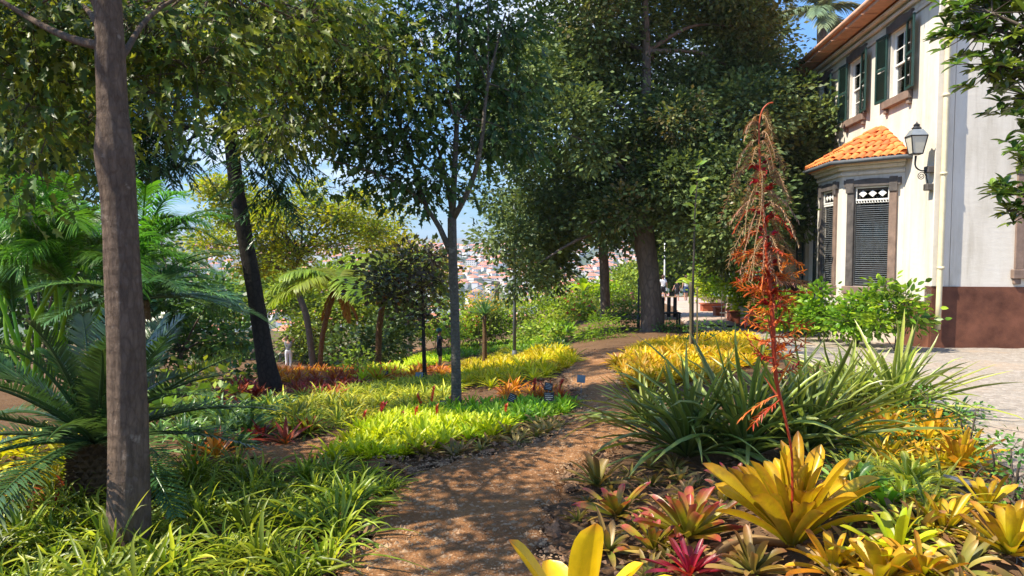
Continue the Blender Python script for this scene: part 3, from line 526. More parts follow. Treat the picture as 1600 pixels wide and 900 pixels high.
# the shaded step edge across the road
# ---------------------------------------------------------------- stones, pebbles, litter
def rock(seed, n=8):
    r = np.random.default_rng(seed); a = np.linspace(0, np.pi, 5)[1:-1]; V = [(0, 0, -.5)]
    for e in a[::-1]:
        for k in range(n): V.append((math.sin(e) * math.cos(2 * math.pi * k / n), math.sin(e) * math.sin(2 * math.pi * k / n), math.cos(e)))
    V.append((0, 0, 1)); V = np.array(V, float); V = V * (1 + r.normal(0, .16, (len(V), 1))) * np.array([.62, .45, .36]); V[:, 2] = np.maximum(V[:, 2], -.2)
    T = [(0, 1 + (k + 1) % n, 1 + k) for k in range(n)] + [(1 + 2 * n + k, 1 + 2 * n + (k + 1) % n, 1 + 3 * n) for k in range(n)]
    Q = [(1 + l * n + k, 1 + l * n + (k + 1) % n, 1 + l * n + n + (k + 1) % n, 1 + l * n + n + k) for l in range(2) for k in range(n)]
    return V, [np.array(Q), np.array(T)]
RK = [mesh('stone', *rock(k)[:2], M['stone']) for k in range(8)]
def along(Pw, sp, jit=.06):
    P = np.array(Pw); d = np.r_[0, np.cumsum(np.linalg.norm(np.diff(P[:, :2], axis=0), axis=1))]; o = []
    s = 0
    while s < d[-1]:
        p = np.array([np.interp(s, d, P[:, i]) for i in range(2)]) + rng.normal(0, jit, 2); o.append((p[0], p[1], float(zg(*p)))); s += sp * rng.uniform(.7, 1.4)
    return o
for Pw, lab in ((LW, 'rough brown stone edging the planted left side of the dirt path'), (RW, 'rough brown stone edging the right side of the dirt path under the bromeliads'), (SW[:6], 'rough brown stone beside the narrow side path between the beds')):
    for k, p in enumerate(along(Pw, .17)):
        if p[1] > 14 or p[1] < 1.8: continue
        o = obj('stone', RK[rng.integers(8)], None, p); s = rng.uniform(.05, .115); o.scale = (s * rng.uniform(.8, 1.5), s, s * rng.uniform(.6, 1)); o.rotation_euler = (rng.normal(0, .2), rng.normal(0, .2), rng.uniform(0, 6)); tag(o, lab, 'stone', 'stones edging the dirt path')
def bits(P, s, flat=.6):
    n = len(P); V0 = np.array([(1, 0, 0), (0, 1, 0), (-1, 0, 0), (0, -1, 0), (0, 0, 1)], float)
    a = rng.uniform(0, 6.28, n); c, si = np.cos(a), np.sin(a); S = s[:, None, None] * (V0 * np.array([1, .7, flat]))[None] * rng.uniform(.6, 1.3, (n, 5, 1))
    V = np.stack([S[..., 0] * c[:, None] - S[..., 1] * si[:, None], S[..., 0] * si[:, None] + S[..., 1] * c[:, None], S[..., 2]], -1) + P[:, None]
    k = np.arange(n)[:, None, None] * 5; F = np.array([(0, 1, 4), (1, 2, 4), (2, 3, 4), (3, 0, 4)]); return V.reshape(-1, 3), [(k + F[None]).reshape(-1, 3)]
P = rng.uniform([-1.5, 2.2], [1.8, 13.5], (70000, 2)); m_ = inpoly(P[:, 0], P[:, 1], PATHW) | (inpoly(P[:, 0], P[:, 1], [(p[0], p[1]) for p in SW])); P = P[m_]; P = np.column_stack([P, zg(P[:, 0], P[:, 1]) + .034]); P = P[:14000]
g = bits(P, rng.gamma(2, .003, len(P)) + .002); tag(obj('pebbles', mesh('pebbles', *g, M['pebble'])), 'loose small pebbles and grit lying over the dirt path', 'pebbles', kind='stuff')
P = []
for pl in (LW, RW): P += [np.array(p) + np.r_[rng.normal(0, .13, 2), 0] for _ in range(5) for p in along(pl, .05, .1)]
P = np.array(P); P[:, 2] = zg(P[:, 0], P[:, 1]) + .015; g = bits(P, rng.gamma(2, .006, len(P)) + .004, .7); tag(obj('rubble', mesh('rubble', *g, M['stone'])), 'small broken stones and clods along both edges of the dirt path', 'rubble', kind='stuff')
P = rng.uniform([-4.5, 2.0], [4.5, 14], (60000, 2)); ins = inpoly(P[:, 0], P[:, 1], PATHW); road = (P[:, 0] > 3.4); keep = (~ins & ~road) | (rng.random(len(P)) < .13); P = P[keep][:15000]
P = np.column_stack([P, zg(P[:, 0], P[:, 1]) + .03]); D = dirs(len(P), -.2, .3); g = leafcloud(P, D, rng.uniform(.03, .08, len(P)), 'narrow', .9)
g2 = leafcloud(P[::3], dirs(len(P[::3]), -.2, .4), rng.uniform(.02, .05, len(P[::3])), 'ovate', .5)
tag(obj('leaf_litter', mesh('leaf_litter', *join([g, g2])[:2], M['litter'], join([g, g2])[2])), 'dry brown fallen leaves and mulch between the plants', 'leaf litter', kind='stuff')

# ---------------------------------------------------------------- trees
def blob(px, py, d, r, rz=None): c = W(px, py, d); return (c[0], c[1], c[2], r, rz if rz else r * .8)
def tree(name, label, cat, base, trunk, tr, limbs, groups, bark, twigm, tns=12, tn=30, bmp=.12, group=None, f=1.0):
    """trunk: world points; limbs: list of (points, r0, r1); groups: list of (part name, foliage mesh data, twig data, material)"""
    t = thing(name, label, cat, base, group); part('trunk', tube(trunk, tr, tns, tn, bmp, f=f), bark, t, True)
    for P, r0, r1 in limbs: part('branch', tube(P, [r0, (r0 + r1) / 2, r1] if len(P) == 3 else np.linspace(r0, r1, len(P)), 7, 10, .06), bark, t, True)
    for nm, fo, tw, mat in groups:
        part(nm, fo, mat, t)
        if tw: part('twigs', tw, twigm, t)['kind'] = 'stuff'
    return t
def limbs_to(orig, blobs, r0=.03, r1=.008, sag=.1):
    o = []
    for b in blobs:
        c = np.array(b[:3]); q = min(orig, key=lambda s: np.linalg.norm(np.array(s) - c) + .6 * max(0, s[2] - c[2])); q = np.array(q); mid = q * .5 + c * .5 + np.array([0, 0, np.linalg.norm(c - q) * sag]) + rng.normal(0, .03, 3)
        o.append(([q, mid, c], r0, r1))
    return o
KEY = [at(*p) + [0, 0, .15] for p in [(560, 690), (600, 680), (650, 675), (700, 668), (760, 668), (830, 650), (600, 655), (620, 700)]]
def dodge(b, span):                                 # slide a bough nearer or farther so that the sunny bed keeps its sun
    b = np.array(b, float); e = np.array([0, 0, EYE]); best = None
    for f in sorted(np.linspace(1 - span, 1 + span, 41), key=lambda v: abs(v - 1)):
        c = e + (b[:3] - e) * f; hit = sum(1 for k_ in KEY if np.linalg.norm((c - k_) - ((c - k_) @ SUN) * SUN) < b[3] * f * 1.15)
        if best is None or hit < best[0]: best = (hit, f)
        if hit == 0: break
    f = best[1]; return tuple(e + (b[:3] - e) * f) + (b[3] * f, b[4] * f)
# near tree on the left
b = at(203, 868); D1 = b[1]
TP = [b - np.array([0, 0, .15])] + [W(x, y, D1) for x, y in [(203, 868), (201, 700), (196, 520), (189, 380), (184, 300), (179, 240), (176, 180), (172, 80), (168, -20), (160, -250), (150, -520)]]
k = D1 / F_PX; TR = [40 * k, 34 * k, 28.5 * k, 27.5 * k, 25 * k, 25.5 * k, 29 * k, 22.5 * k, 21 * k, 19 * k, 15 * k, 9 * k]
bl = [blob(*q) for q in [(60, 120, 5, .5), (20, 40, 4.6, .5), (110, 30, 5.5, .55), (225, 60, 5.2, .45), (300, 100, 5.6, .5), (245, 145, 4.7, .26), (370, 40, 6, .6), (450, 110, 6.6, .6), (440, 205, 6.6, .42), (500, 190, 7, .3), (560, 40, 7, .5), (130, 190, 6, .4),
     (25, 195, 5, .35), (60, 245, 4.4, .22), (262, 188, 4.4, .12), (470, 30, 6, .5), (610, 110, 7, .4), (30, 330, 5, .12)]]
up = [(-1.9, 4.2, 4.9, 1.1, .7), (-.6, 5.2, 5.2, 1.0, .6), (-3.2, 3.6, 4.6, 1.0, .6), (-1.2, 2.8, 5.0, 1.0, .6), (.4, 3.9, 5.4, .8, .5), (-4.4, 4.8, 4.5, 1.0, .7), (-2.6, 5.8, 5.0, 1.0, .6), (-3, 2, 4.6, 1, .6), (-2.6, 3.2, 4.0, .6, .4), (-1.2, 4.4, 4.2, .6, .35)]
bl += [blob(*q) for q in [(90, 90, 6.5, .5), (20, 120, 6, .45), (200, 30, 6.5, .5), (420, 60, 7, .5), (520, 120, 7.3, .4), (-20, 60, 5.5, .5)]]
bl = [dodge(q, .38) for q in bl]
f1, t1 = crown([q for q in bl], 62, 'lobed', .1, k=14, cs=.17, shell=.6, droop=.4, tilt=.9, gaps=False); f2, t2 = crown(up, 55, 'lobed', .12, k=12, cs=.16, shell=.6, droop=.5, tilt=.8); fo, tw = join([f1, f2]), join([t1, t2])
LB = [([W(172, 75, D1), W(110, 60, D1 + .1), W(40, 25, D1 + .3), W(-60, -40, D1 + .3)], .026, .009), ([W(175, 70, D1), W(150, 10, D1), W(110, -80, D1)], .022, .01), ([W(184, 100, D1), W(240, 20, D1 + .6), W(330, -30, D1 + 1.3)], .018, .008), ([W(178, 80, D1), W(140, 20, D1 + .4), W(125, 5, 5.3)], .022, .01)]
tree('leafy_tree', 'near tall tree with a knotted brown trunk rising from strappy green plants', 'tree', b, TP, TR, LB + limbs_to([W(172, 75, D1), W(168, -20, D1), W(160, -250, D1), W(330, -30, D1 + 1.3)], [q for q in bl if q[2] > 2.75] + up[:6], .012, .004, .02), [('crown', fo, tw, M['oakleaf'])], M['bark_a'], M['twig'], 40, 160, .1, f=1.6)
# dark leaning tree
b = at(424, 611); D2 = b[1]
TP = [b - np.array([0, 0, .3])] + [W(x, y, D2) for x, y in [(424, 613), (415, 560), (402, 480), (388, 400), (376, 330), (368, 280), (360, 210), (354, 140), (350, 60), (346, -60), (340, -220)]]; k = D2 / F_PX
TR = [22 * k, 19 * k, 14 * k, 12.5 * k, 11.5 * k, 11 * k, 11 * k, 10.5 * k, 10 * k, 9 * k, 7 * k, 4 * k]
bl = [blob(*q) for q in [(330, 90, 9, .55), (375, 130, 8.6, .5), (400, 190, 8.8, .4), (425, 255, 8.8, .38), (430, 300, 8.7, .22), (240, 210, 10, .7), (190, 255, 10.5, .45), (255, 245, 10, .3), (300, 50, 9, .8), (200, 120, 10, .9), (120, 200, 11, .9), (60, 120, 11, 1.2), (480, 60, 9, .7), (420, 30, 9, .8), (30, 260, 11, .8), (100, 40, 10, 1.1), (250, 0, 10, 1), (480, 150, 10, .5)]]
up = [(-4.4, 8.6, 6.8, 1.6, 1), (-2.6, 9.4, 7.4, 1.5, 1), (-6.4, 9, 6.8, 1.6, 1)]
def pinn(blobs, dens, L=.3, lw=.018, ll=.1, n=9, gaps=True):
    C = []
    for q in blobs:
        m_ = int(dens * np.pi * q[3] * q[4]); d = nrm(rng.normal(size=(m_, 3))); C.append(np.array(q[:3]) + d * rng.random((m_, 1)) ** .5 * np.array([q[3], q[3], q[4]]))
    C = np.concatenate(C); C = C[gapmask(C)] if gaps else C; m_ = len(C); D = dirs(m_, -1.0, .2); t = np.linspace(.1, 1, n); Ls = L * rng.uniform(.7, 1.2, m_)
    B = C[:, None] + Ls[:, None, None] * D[:, None] * t[None, :, None]; B[..., 2] -= .5 * Ls[:, None] * t ** 2; S = nrm(np.cross(D, [.01, .02, 1.]))
    gs = []; cr_ = rng.random(m_)
    for s in (-1, 1):
        Dl = D[:, None] * .6 + s * S[:, None] * (1 - .3 * t[None, :, None]) + np.array([0, 0, -.35]); gs.append(leafcloud(B.reshape(-1, 3), Dl.reshape(-1, 3), ll * rng.uniform(.8, 1.2, m_ * n), 'narrow', .4, np.repeat(cr_, n)))
    tw = tubes(C, B[:, -1], .003, .001); return join(gs), tw
SC2 = D2 / 9.3; print('D2', D2, 'D1', D1)
bl = [tuple(np.array([0, 0, EYE]) + (np.array(q[:3]) - [0, 0, EYE]) * SC2) + (q[3] * SC2, q[4] * SC2) for q in bl]; up = [(q[0] - 2, q[1] * SC2, q[2] + 4.5, q[3] * 1.5, q[4] * 1.5) for q in up]
bl = [dodge(q, .3) for q in bl]
f1, t1 = pinn(bl, 75, .45, ll=.16, gaps=False); f2, t2 = pinn(up, 50, .45, ll=.16); fo, tw = join([f1, f2]), join([t1, t2])
tree('dark_tree', 'dark leaning trunk left of the middle with drooping feathery dark foliage', 'tree', b, TP, TR, limbs_to([W(354, 140, D2), W(350, 60, D2), W(346, -60, D2), W(360, 210, D2)], bl, .025, .006), [('crown', fo, tw, M['pinnate'])], M['bark_dark'], M['twig_dark'], 20, 70, .14)
# slender grey tree in the lime bed
b = at(713, 641); D3 = b[1]; k = D3 / F_PX
TP = [b - np.array([0, 0, .1])] + [W(x, y, D3) for x, y in [(713, 641), (712, 560), (710, 470), (707, 390), (706, 340)]]
A_, B_ = W(706, 345, D3), W(704, 395, D3)
LB = [([B_, W(685, 352, D3), W(664, 318, D3), W(640, 240, D3 + .3), W(600, 130, D3 + .4)], 5 * k, 1.5 * k), ([A_, W(710, 270, D3), W(714, 180, D3), W(716, 60, D3), W(712, -80, D3)], 5.5 * k, 2 * k), ([A_, W(735, 290, D3 - .1), W(752, 225, D3 - .2), W(762, 130, D3 - .2), W(790, 20, D3)], 5 * k, 1.5 * k),
      ([W(706, 335, D3), W(690, 250, D3 + .2), W(655, 150, D3 + .3), W(640, 30, D3 + .3)], 3 * k, 1.2 * k), ([W(664, 318, D3), W(620, 285, D3 - .2), W(560, 262, D3 - .3), W(505, 248, D3 - .2)], 2.6 * k, 1 * k), ([W(714, 200, D3), W(690, 120, D3 - .3), W(655, 60, D3 - .4)], 2.2 * k, 1 * k)]
print('D3', D3)
bl = [blob(*q) for q in [(560, 50, 8, .5), (640, 30, 8.2, .5), (720, 40, 8, .5), (790, 60, 8.4, .5), (520, 120, 7.8, .42), (590, 140, 8.2, .45), (670, 130, 7.9, .45), (740, 140, 8.2, .42), (800, 150, 8.3, .4), (560, 200, 8.1, .4), (630, 210, 7.8, .4), (700, 215, 8.3, .33), (775, 215, 8.3, .35),
     (520, 220, 8.1, .25), (590, 270, 8.0, .28), (640, 285, 7.9, .3), (665, 300, 8.2, .22), (560, 300, 8.1, .16), (690, 280, 8, .22), (735, 310, 8.4, .14), (820, 220, 8.4, .3), (500, 50, 8, .35), (530, 290, 8.0, .13), (745, 250, 8.0, .16)]] + [(W(640, -90, 8)[0], 8, 5.6, 1.2, .6), (W(760, -90, 8)[0], 8.2, 5.6, 1.1, .6)]
S3 = D3 / 8.0; bl = [tuple(np.array([0, 0, EYE]) + (np.array(q[:3]) - [0, 0, EYE]) * S3) + (q[3] * S3 * 1.08, q[4] * S3 * 1.08) for q in bl]
fo, tw = crown(bl, 64, 'lobed', .115, k=11, cs=.14, gaps=False, shell=.5, droop=.35)
tree('slender_tree', 'slender grey trunked tree forking low, standing in the lime green bed', 'tree', b, TP, [10 * k, 8.6 * k, 7.6 * k, 7.2 * k, 7 * k, 7 * k], LB + limbs_to([W(714, 180, D3), W(762, 130, D3 - .2), W(640, 240, D3 + .3), W(655, 150, D3 + .3), W(600, 130, D3 + .4)], bl, .012, .004, .03), [('crown', fo, tw, M['maple'])], M['bark_grey'], M['twig_dark'], 16, 60, .1)
# the big evergreen by the promenade
b = at(1018, 521); D4 = 19.0; b = np.array([W(1018, 521, D4)[0], D4, float(zg(W(1018, 521, D4)[0], D4))]); k = D4 / F_PX
TP = [b - np.array([0, 0, .3])] + [W(x, y, D4) for x, y in [(1018, 524), (1019, 500), (1016, 450), (1010, 400), (1005, 360), (1004, 300), (1008, 200), (1010, 80), (1005, -60)]]
bl = []
for r_, pts in ((1.15, [(840, 60), (910, 40), (985, 30), (1060, 40), (1140, 50), (800, 120), (870, 130), (950, 110), (1030, 120), (1100, 120), (1170, 120), (820, 200), (890, 210), (960, 190), (1040, 200), (1110, 200), (1180, 190)]),
                (1.0, [(800, 280), (860, 280), (930, 270), (1000, 270), (1070, 270), (1140, 265), (1200, 250), (830, 350), (960, 330), (1050, 292), (1100, 318), (1150, 330)]),
                (.62, [(790, 330), (850, 395), (800, 380), (880, 360), (845, 430), (1130, 370), (780, 240), (925, 345), (1180, 320), (815, 420)])):
    for x, y in pts: bl.append(blob(x + rng.normal(0, 8), y + rng.normal(0, 8), D4 + rng.uniform(-2.2, 2.0), r_ * rng.uniform(.85, 1.1), r_ * rng.uniform(.7, .9)))
top = [(x_, y_, z_, 1.6, 1.0) for x_, y_, z_ in [(.8, 19, 8.9), (2.8, 18, 9.3), (4.6, 19, 9.2), (6, 20, 8.6), (3, 21, 9.4)]]
fo, tw = crown(bl + top, 27, 'oval', .14, k=38, cs=.21, shell=.25, droop=.1, twig=0)
fr_ = [q for q in bl if q[1] < D4 + .3]
fb, tb = crown([(q[0], q[1] - q[3] * .75, q[2] + .1, q[3] * .55, q[4] * .7) for q in fr_[::3]], 12, 'oval', .12, k=26, cs=.16, shell=.4, twig=0)
tree('evergreen_tree', 'big dark evergreen with a stout trunk beside the promenade', 'tree', b, TP, [25 * k, 20 * k, 18 * k, 16.5 * k, 15.5 * k, 16 * k, 12 * k, 9 * k, 6 * k, 4 * k], limbs_to([W(1005, 350, D4), W(1004, 300, D4), W(1008, 200, D4), W(1010, 80, D4)], bl[::2], .07, .015), [('crown', fo, tw, M['evergreen']), ('young_growth', fb, tb, M['bronze_tip'])], M['bark_big'], M['twig_dark'], 24, 60, .14)
def simple_tree(name, label, px, pyb, d, tw_px, trunk_px, blobs, dens, tpl, size, k_, cs, mat, bark='bark_big', twm='twig_dark', shell=.35, cat='tree', twig=.008, limb=.06, gaps=True):
    x = W(px, pyb, d)[0]; b = np.array([x, d, float(zg(x, d))]); kk = d / F_PX
    TP = [b - np.array([0, 0, .3]), b + [0, 0, .05]] + [W(x_, y_, d) for x_, y_ in trunk_px]; rr = np.linspace(tw_px * .5, tw_px * .28, len(TP)) * kk
    fo, tw = crown(blobs, dens, tpl, size, k_, cs, shell, twig=twig, gaps=gaps)
    return tree(name, label, cat, b, TP, rr, limbs_to([W(x_, y_, d) for x_, y_ in trunk_px[len(trunk_px) // 2:]], blobs, limb, limb * .25), [('crown', fo, tw, M[mat])], M[bark], M[twm], 12, 20, .12)
simple_tree('evergreen_tree', 'second evergreen with a straight brown trunk behind the big dark tree', 946, 500, 27, 20, [(946, 480), (944, 420), (940, 340), (935, 200)],
            [blob(x, y, 27 + rng.uniform(-1.5, 1.5), 1.4) for x, y in [(840, 340), (900, 330), (960, 340), (1020, 350), (880, 250), (980, 250), (1070, 330), (780, 200), (760, 120), (850, 150), (930, 100), (1100, 250), (870, 385)]], 16, 'oval', .2, 30, .28, 'evergreen2', twig=0)
simple_tree('evergreen_tree', 'evergreen with loose pointed top growing against the far end of the house', 1210, 480, 24, 16, [(1212, 440), (1215, 380), (1220, 300), (1220, 200)],
            [blob(x, y, (19.3 if x > 1225 else 23) + rng.uniform(-.6, .5), r_) for x, y, r_ in [(1215, 185, .9), (1150, 60, 1.3), (1130, 130, 1.3), (1240, 230, 1.0), (1200, 290, 1.1), (1270, 200, .5), (1262, 260, .6), (1280, 172, .36), (1286, 215, .33), (1262, 138, .3), (1275, 225, .4), (1255, 300, .5), (1180, 360, 1.1), (1240, 340, .8), (1150, 300, 1.3), (1135, 400, .8), (1150, 0, 1.2), (1190, 40, .5), (1100, 360, 1.0), (1240, 190, .7), (1185, 120, .9), (1290, 180, .25)]], 24, 'oval', .17, 32, .24, 'evergreen', twig=0)
# magnolia boughs at the right
mb = np.array([5.5, 4.6, 0.0]); mb[2] = zg(5.5, 4.6)
mbl = [blob(x, y, d, r_) for x, y, d, r_ in [(1540, 40, 5, .3), (1600, 60, 5, .38), (1560, 100, 4.9, .26), (1610, 150, 5, .28), (1500, 45, 5, .14), (1590, 300, 4.8, .17), (1560, 305, 4.8, .13), (1620, 240, 4.9, .2), (1640, 320, 4.8, .25), (1580, 0, 5, .35), (1660, 80, 4.9, .4), (1530, -20, 5, .3), (1600, 200, 4.9, .07), (1550, 20, 4.8, .2), (1700, 200, 4.8, .5), (1575, 330, 4.8, .07)]]
def whorls(blobs, dens, n=9, ll=.1, lw=.04, mat=None):
    C, K = [], []
    for q in blobs:
        m_ = max(3, int(dens * np.pi * q[3] * q[4])); d = nrm(rng.normal(size=(m_, 3))); C.append(np.array(q[:3]) + d * rng.random((m_, 1)) ** .4 * np.array([q[3], q[3], q[4]])); K.append(np.repeat([q[:3]], m_, 0))
    C, K = np.concatenate(C), np.concatenate(K); m_ = len(C); ax = nrm(nrm(C - K) * .5 + np.array([0, -.25, .75])); P = np.repeat(C, n, 0)
    D = nrm(rng.normal(size=(m_ * n, 3))); D = D - np.sum(D * np.repeat(ax, n, 0), 1, keepdims=True) * np.repeat(ax, n, 0); D = nrm(nrm(D) + np.repeat(ax, n, 0) * rng.uniform(.1, .9, (m_ * n, 1)))
    g = blades(P, D, ll * rng.uniform(.7, 1.2, m_ * n), lw, .15, 'broad', 3, .35, crand=np.repeat(rng.random(m_), n)); return g, tubes(K + (C - K) * .1, C, .006, .003)
fo, tw = whorls(mbl, 120, 9, .1, .036)
t = thing('magnolia_tree', 'glossy leaved magnolia reaching in from the right in front of the white house', 'tree', mb)
part('trunk', tube([mb - [0, 0, .2], mb + [0, 0, 1], mb + [-.1, 0, 2.4], mb + [-.3, .1, 3.6], mb + [-.5, .1, 4.6]], [.16, .13, .11, .08, .04], 14, 40, .1), M['bark_big'], t, True)
for q in mbl: part('branch', tube([mb + [-.1, 0, min(2.2, q[2] - .3)], (mb + np.array(q[:3])) / 2 + [0, 0, 1.0], np.array(q[:3])], [.035, .02, .008], 6, 10, .05), M['bark_big'], t, True)
part('crown', fo, M['magnolia'], t); part('twigs', tw, M['twig'], t)['kind'] = 'stuff'
# cassia with yellow flowers, background trees
cb = [blob(x, y, 26 + rng.uniform(-1.2, 1.2), r_ * 1.15, r_ * .65) for x, y, r_ in [(350, 300, .8), (340, 290, .6), (400, 320, 1), (440, 345, 1), (500, 330, .9), (540, 340, .7), (420, 380, .9), (380, 350, .7), (480, 300, .6), (450, 400, .8), (390, 420, .7), (355, 340, .7), (585, 360, .6), (330, 380, .8), (520, 380, .7), (560, 310, .5)]]
t = simple_tree('cassia_tree', 'airy yellow green cassia with yellow blossom behind the dark leaning trunk', 492, 560, 26, 12, [(480, 500), (462, 450), (455, 430), (470, 400)], cb, 52, 'oval', .14, 15, .2, 'cassia', 'bark_grey', 'twig', .55, twig=.006, limb=.05)
fl, _ = crown([(q[0], q[1], q[2] + q[4] * .6, q[3] * .9, q[4] * .5) for q in cb], 6, 'oval', .1, 6, .1, twig=0); part('blossom', fl, M['yellowflower'], t)
def bt(label, px, d, pyb, bl_, mat, tpl='oval', sz=.17, dens=13, k_=14, name='garden_tree', cs=.3):
    dens *= 2.3; sz *= 1.25
    return simple_tree(name, label, px, pyb, d, 12, [(px, pyb - 15), (px + 3, pyb - 50)], [blob(x, y, d + rng.uniform(-1.5, 1.5), r_ * d / F_PX, r_ * d / F_PX * .8) for x, y, r_ in bl_], dens, tpl, sz, k_, cs, mat, shell=.4, limb=.03, twig=0, gaps=False)
bt('rounded mid green tree behind the tree ferns', 520, 37, 560, [(500, 500, 50), (450, 460, 40), (560, 480, 50), (520, 440, 45), (600, 500, 45), (480, 530, 35)], 'wood_mid')
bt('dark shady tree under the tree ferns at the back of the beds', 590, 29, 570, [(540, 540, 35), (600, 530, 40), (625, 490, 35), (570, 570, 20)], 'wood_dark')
bt('pale green tree behind the purple leaved tree', 640, 34, 540, [(620, 400, 45), (660, 420, 45), (590, 380, 40), (650, 460, 36), (690, 462, 22), (560, 350, 35), (620, 345, 30), (685, 420, 20)], 'cassia', dens=8)
bt('green tree just beyond the dark leaning trunk', 398, 39, 560, [(430, 430, 40), (470, 460, 40), (400, 460, 40), (360, 470, 50)], 'wood_mid')
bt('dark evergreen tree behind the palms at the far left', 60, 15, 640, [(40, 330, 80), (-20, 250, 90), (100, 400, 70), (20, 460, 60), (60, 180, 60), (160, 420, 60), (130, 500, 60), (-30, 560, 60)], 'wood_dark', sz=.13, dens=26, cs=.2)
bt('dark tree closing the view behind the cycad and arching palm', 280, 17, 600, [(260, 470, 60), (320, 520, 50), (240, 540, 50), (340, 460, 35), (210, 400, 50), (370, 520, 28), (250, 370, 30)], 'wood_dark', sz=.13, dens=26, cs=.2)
bt('leafy green tree at the end of the promenade', 1050, 62, 470, [(1020, 430, 30), (1060, 420, 32), (1000, 440, 28), (1090, 430, 30), (1040, 385, 32), (1080, 380, 30), (1110, 410, 30), (980, 430, 20)], 'wood_mid', dens=7, sz=.3, cs=.5)
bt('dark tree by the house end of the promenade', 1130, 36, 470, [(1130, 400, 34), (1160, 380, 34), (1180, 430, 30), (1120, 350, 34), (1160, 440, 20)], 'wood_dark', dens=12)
bt('scrubby tree at the garden edge above the valley', 870, 42, 480, [(860, 462, 20), (890, 455, 18), (830, 466, 16), (920, 450, 22), (975, 440, 22)], 'wood_mid', dens=12)
bt('low bushy tree at the garden edge left of the lamp post', 775, 46, 490, [(790, 478, 16), (770, 485, 12), (730, 480, 14), (705, 478, 18), (700, 450, 14)], 'wood_mid', dens=10)
# purple leaved small tree
b = at(664, 596); D = b[1]
pb = [blob(x, y, D + rng.uniform(-.6, .6), r_ * D / F_PX) for x, y, r_ in [(600, 430, 34), (640, 410, 30), (670, 400, 28), (620, 460, 30), (660, 450, 28), (685, 440, 18), (580, 450, 20), (645, 490, 22), (690, 400, 14), (672, 500, 14)]]
fo, tw = crown(pb, 85, 'oval', .11, 12, .17, .5, twig=.006, gaps=False)
tree('purple_tree', 'small purple leaved tree with a thin dark stem above the orange bromeliads', 'tree', b, [b - [0, 0, .1], b] + [W(x, y, D) for x, y in [(662, 540), (661, 480), (658, 430)]], np.array([5, 4, 3, 2.4, 1.4]) * D / F_PX, limbs_to([W(662, 540, D), W(661, 480, D), W(658, 430, D)], pb, .014, .005, .02), [('crown', fo, tw, M['purple'])], M['bark_dark'], M['twig_dark'], 10, 30, .1)
# tree ferns
def treefern(label, base, crownp, nf, L, seed, tr, azs=None, dead=4):
    t = thing('tree_fern', label, 'tree fern', base); mid = (np.array(base) + crownp) / 2 + np.array([-.15, 0, 0])
    part('trunk', tube([np.array(base) - [0, 0, .2], mid, crownp], [tr * 1.2, tr, tr * .9], 12, 40, .25), M['fibre'], t, True)
    for k in range(nf):
        az = azs[k] if azs is not None and k < len(azs) else rng.uniform(0, 6.28); part('frond', frond(crownp, az, rng.uniform(.3, .75), L * rng.uniform(.8, 1.1), rng.uniform(.45, .75), 46, L * .27, L * .024, 75, .35, .05, 'strap', .02, .1, 0, .6), M['fern'], t)
    for k in range(dead): part('dead_frond', frond(crownp - [0, 0, .05], rng.uniform(0, 6.28), -.9, L * .42, .35, 26, L * .1, L * .022, 60, .5, .1, 'lance', .02), M['deadfern'], t)
D = 22.; b1 = W(498, 590, D); b1[2] = zg(b1[0], D); treefern('tree fern with a pale curved stem and brown hanging dead fronds', b1, W(528, 440, D), 17, 125 * D / F_PX, 1, .075, [3.1, 3.5, 2.8, 2.4, .2, -.3, 4.2, 1.5, 5.2], 3)
D = 24.; b2 = W(590, 575, D); b2[2] = zg(b2[0], D); treefern('taller tree fern with a dark stem left of the purple leaved tree', b2, W(612, 415, D), 15, 120 * D / F_PX, 2, .1, [3.2, 2.8, 3.6, 0, .4, -.4, 4.5, 1.6], 2)
# palms
def palm(label, base, crownp, nf, L, el, droop, mat, n=46, ll=.45, lw=.03, tr=.1, azs=None, hang=.35, vee=.3, name='palm', trunkm='fibre', stems=None, rr=.018, cols=2, cat='palm', ang=55, prof='needle'):
    t = thing(name, label, cat, base); base = np.array(base)
    if tr: part('trunk', tube([base - [0, 0, .2], (base + crownp) / 2 + [.03, 0, 0], np.array(crownp)], [tr * 1.15, tr, tr * .95], 16, 50, .18), M[trunkm], t, True)
    for s in (stems or []): part('stem', tube(s, [.03, .028, .022], 8, 12, .05), M['limegreen'], t, True)
    for k in range(nf):
        az = azs[k] if azs is not None and k < len(azs) else k * 2.4 + rng.normal(0, .2); e = rng.uniform(*el); c = np.array(crownp) if stems is None else np.array(stems[k % len(stems)][-1])
        part('frond', frond(c, az, e, L * rng.uniform(.82, 1.12), rng.uniform(*droop), n, ll, lw, ang, hang, vee, prof, rr, .12, rng.normal(0, .06), .5, cols), M[mat], t)
    return t
b = W(70, 640, 10); b[2] = zg(b[0], b[1]); st = []
for k in range(13):
    x, y, d = rng.uniform(-40, 225), rng.uniform(360, 520), rng.uniform(9, 10.4); p = W(x, y, d); st.append([b + rng.normal(0, .15, 3) * [1, 1, 0], (b + p) / 2 + rng.normal(0, .1, 3), p])
palm('clump of bright green feathery palms at the left behind the near trunk', b, b, 100, 1.9, (.8, 1.5), (.4, .8), 'areca', 44, .42, .018, 0, stems=st, hang=.5, vee=.3)
b = W(218, 600, 9); b[2] = zg(b[0], b[1]); palm('arching blue green palm fronds right of the near trunk', b, W(215, 470, 9), 17, 1.6, (.15, 1.0), (.3, .62), 'datepalm', 58, .3, .014, .14, [0, .25, -.3, .5, -.1, 6.0, .8, 1.2, 3.3, 2.6, 0.1, -.6, 4.4, .4, -.9], .25, .35)
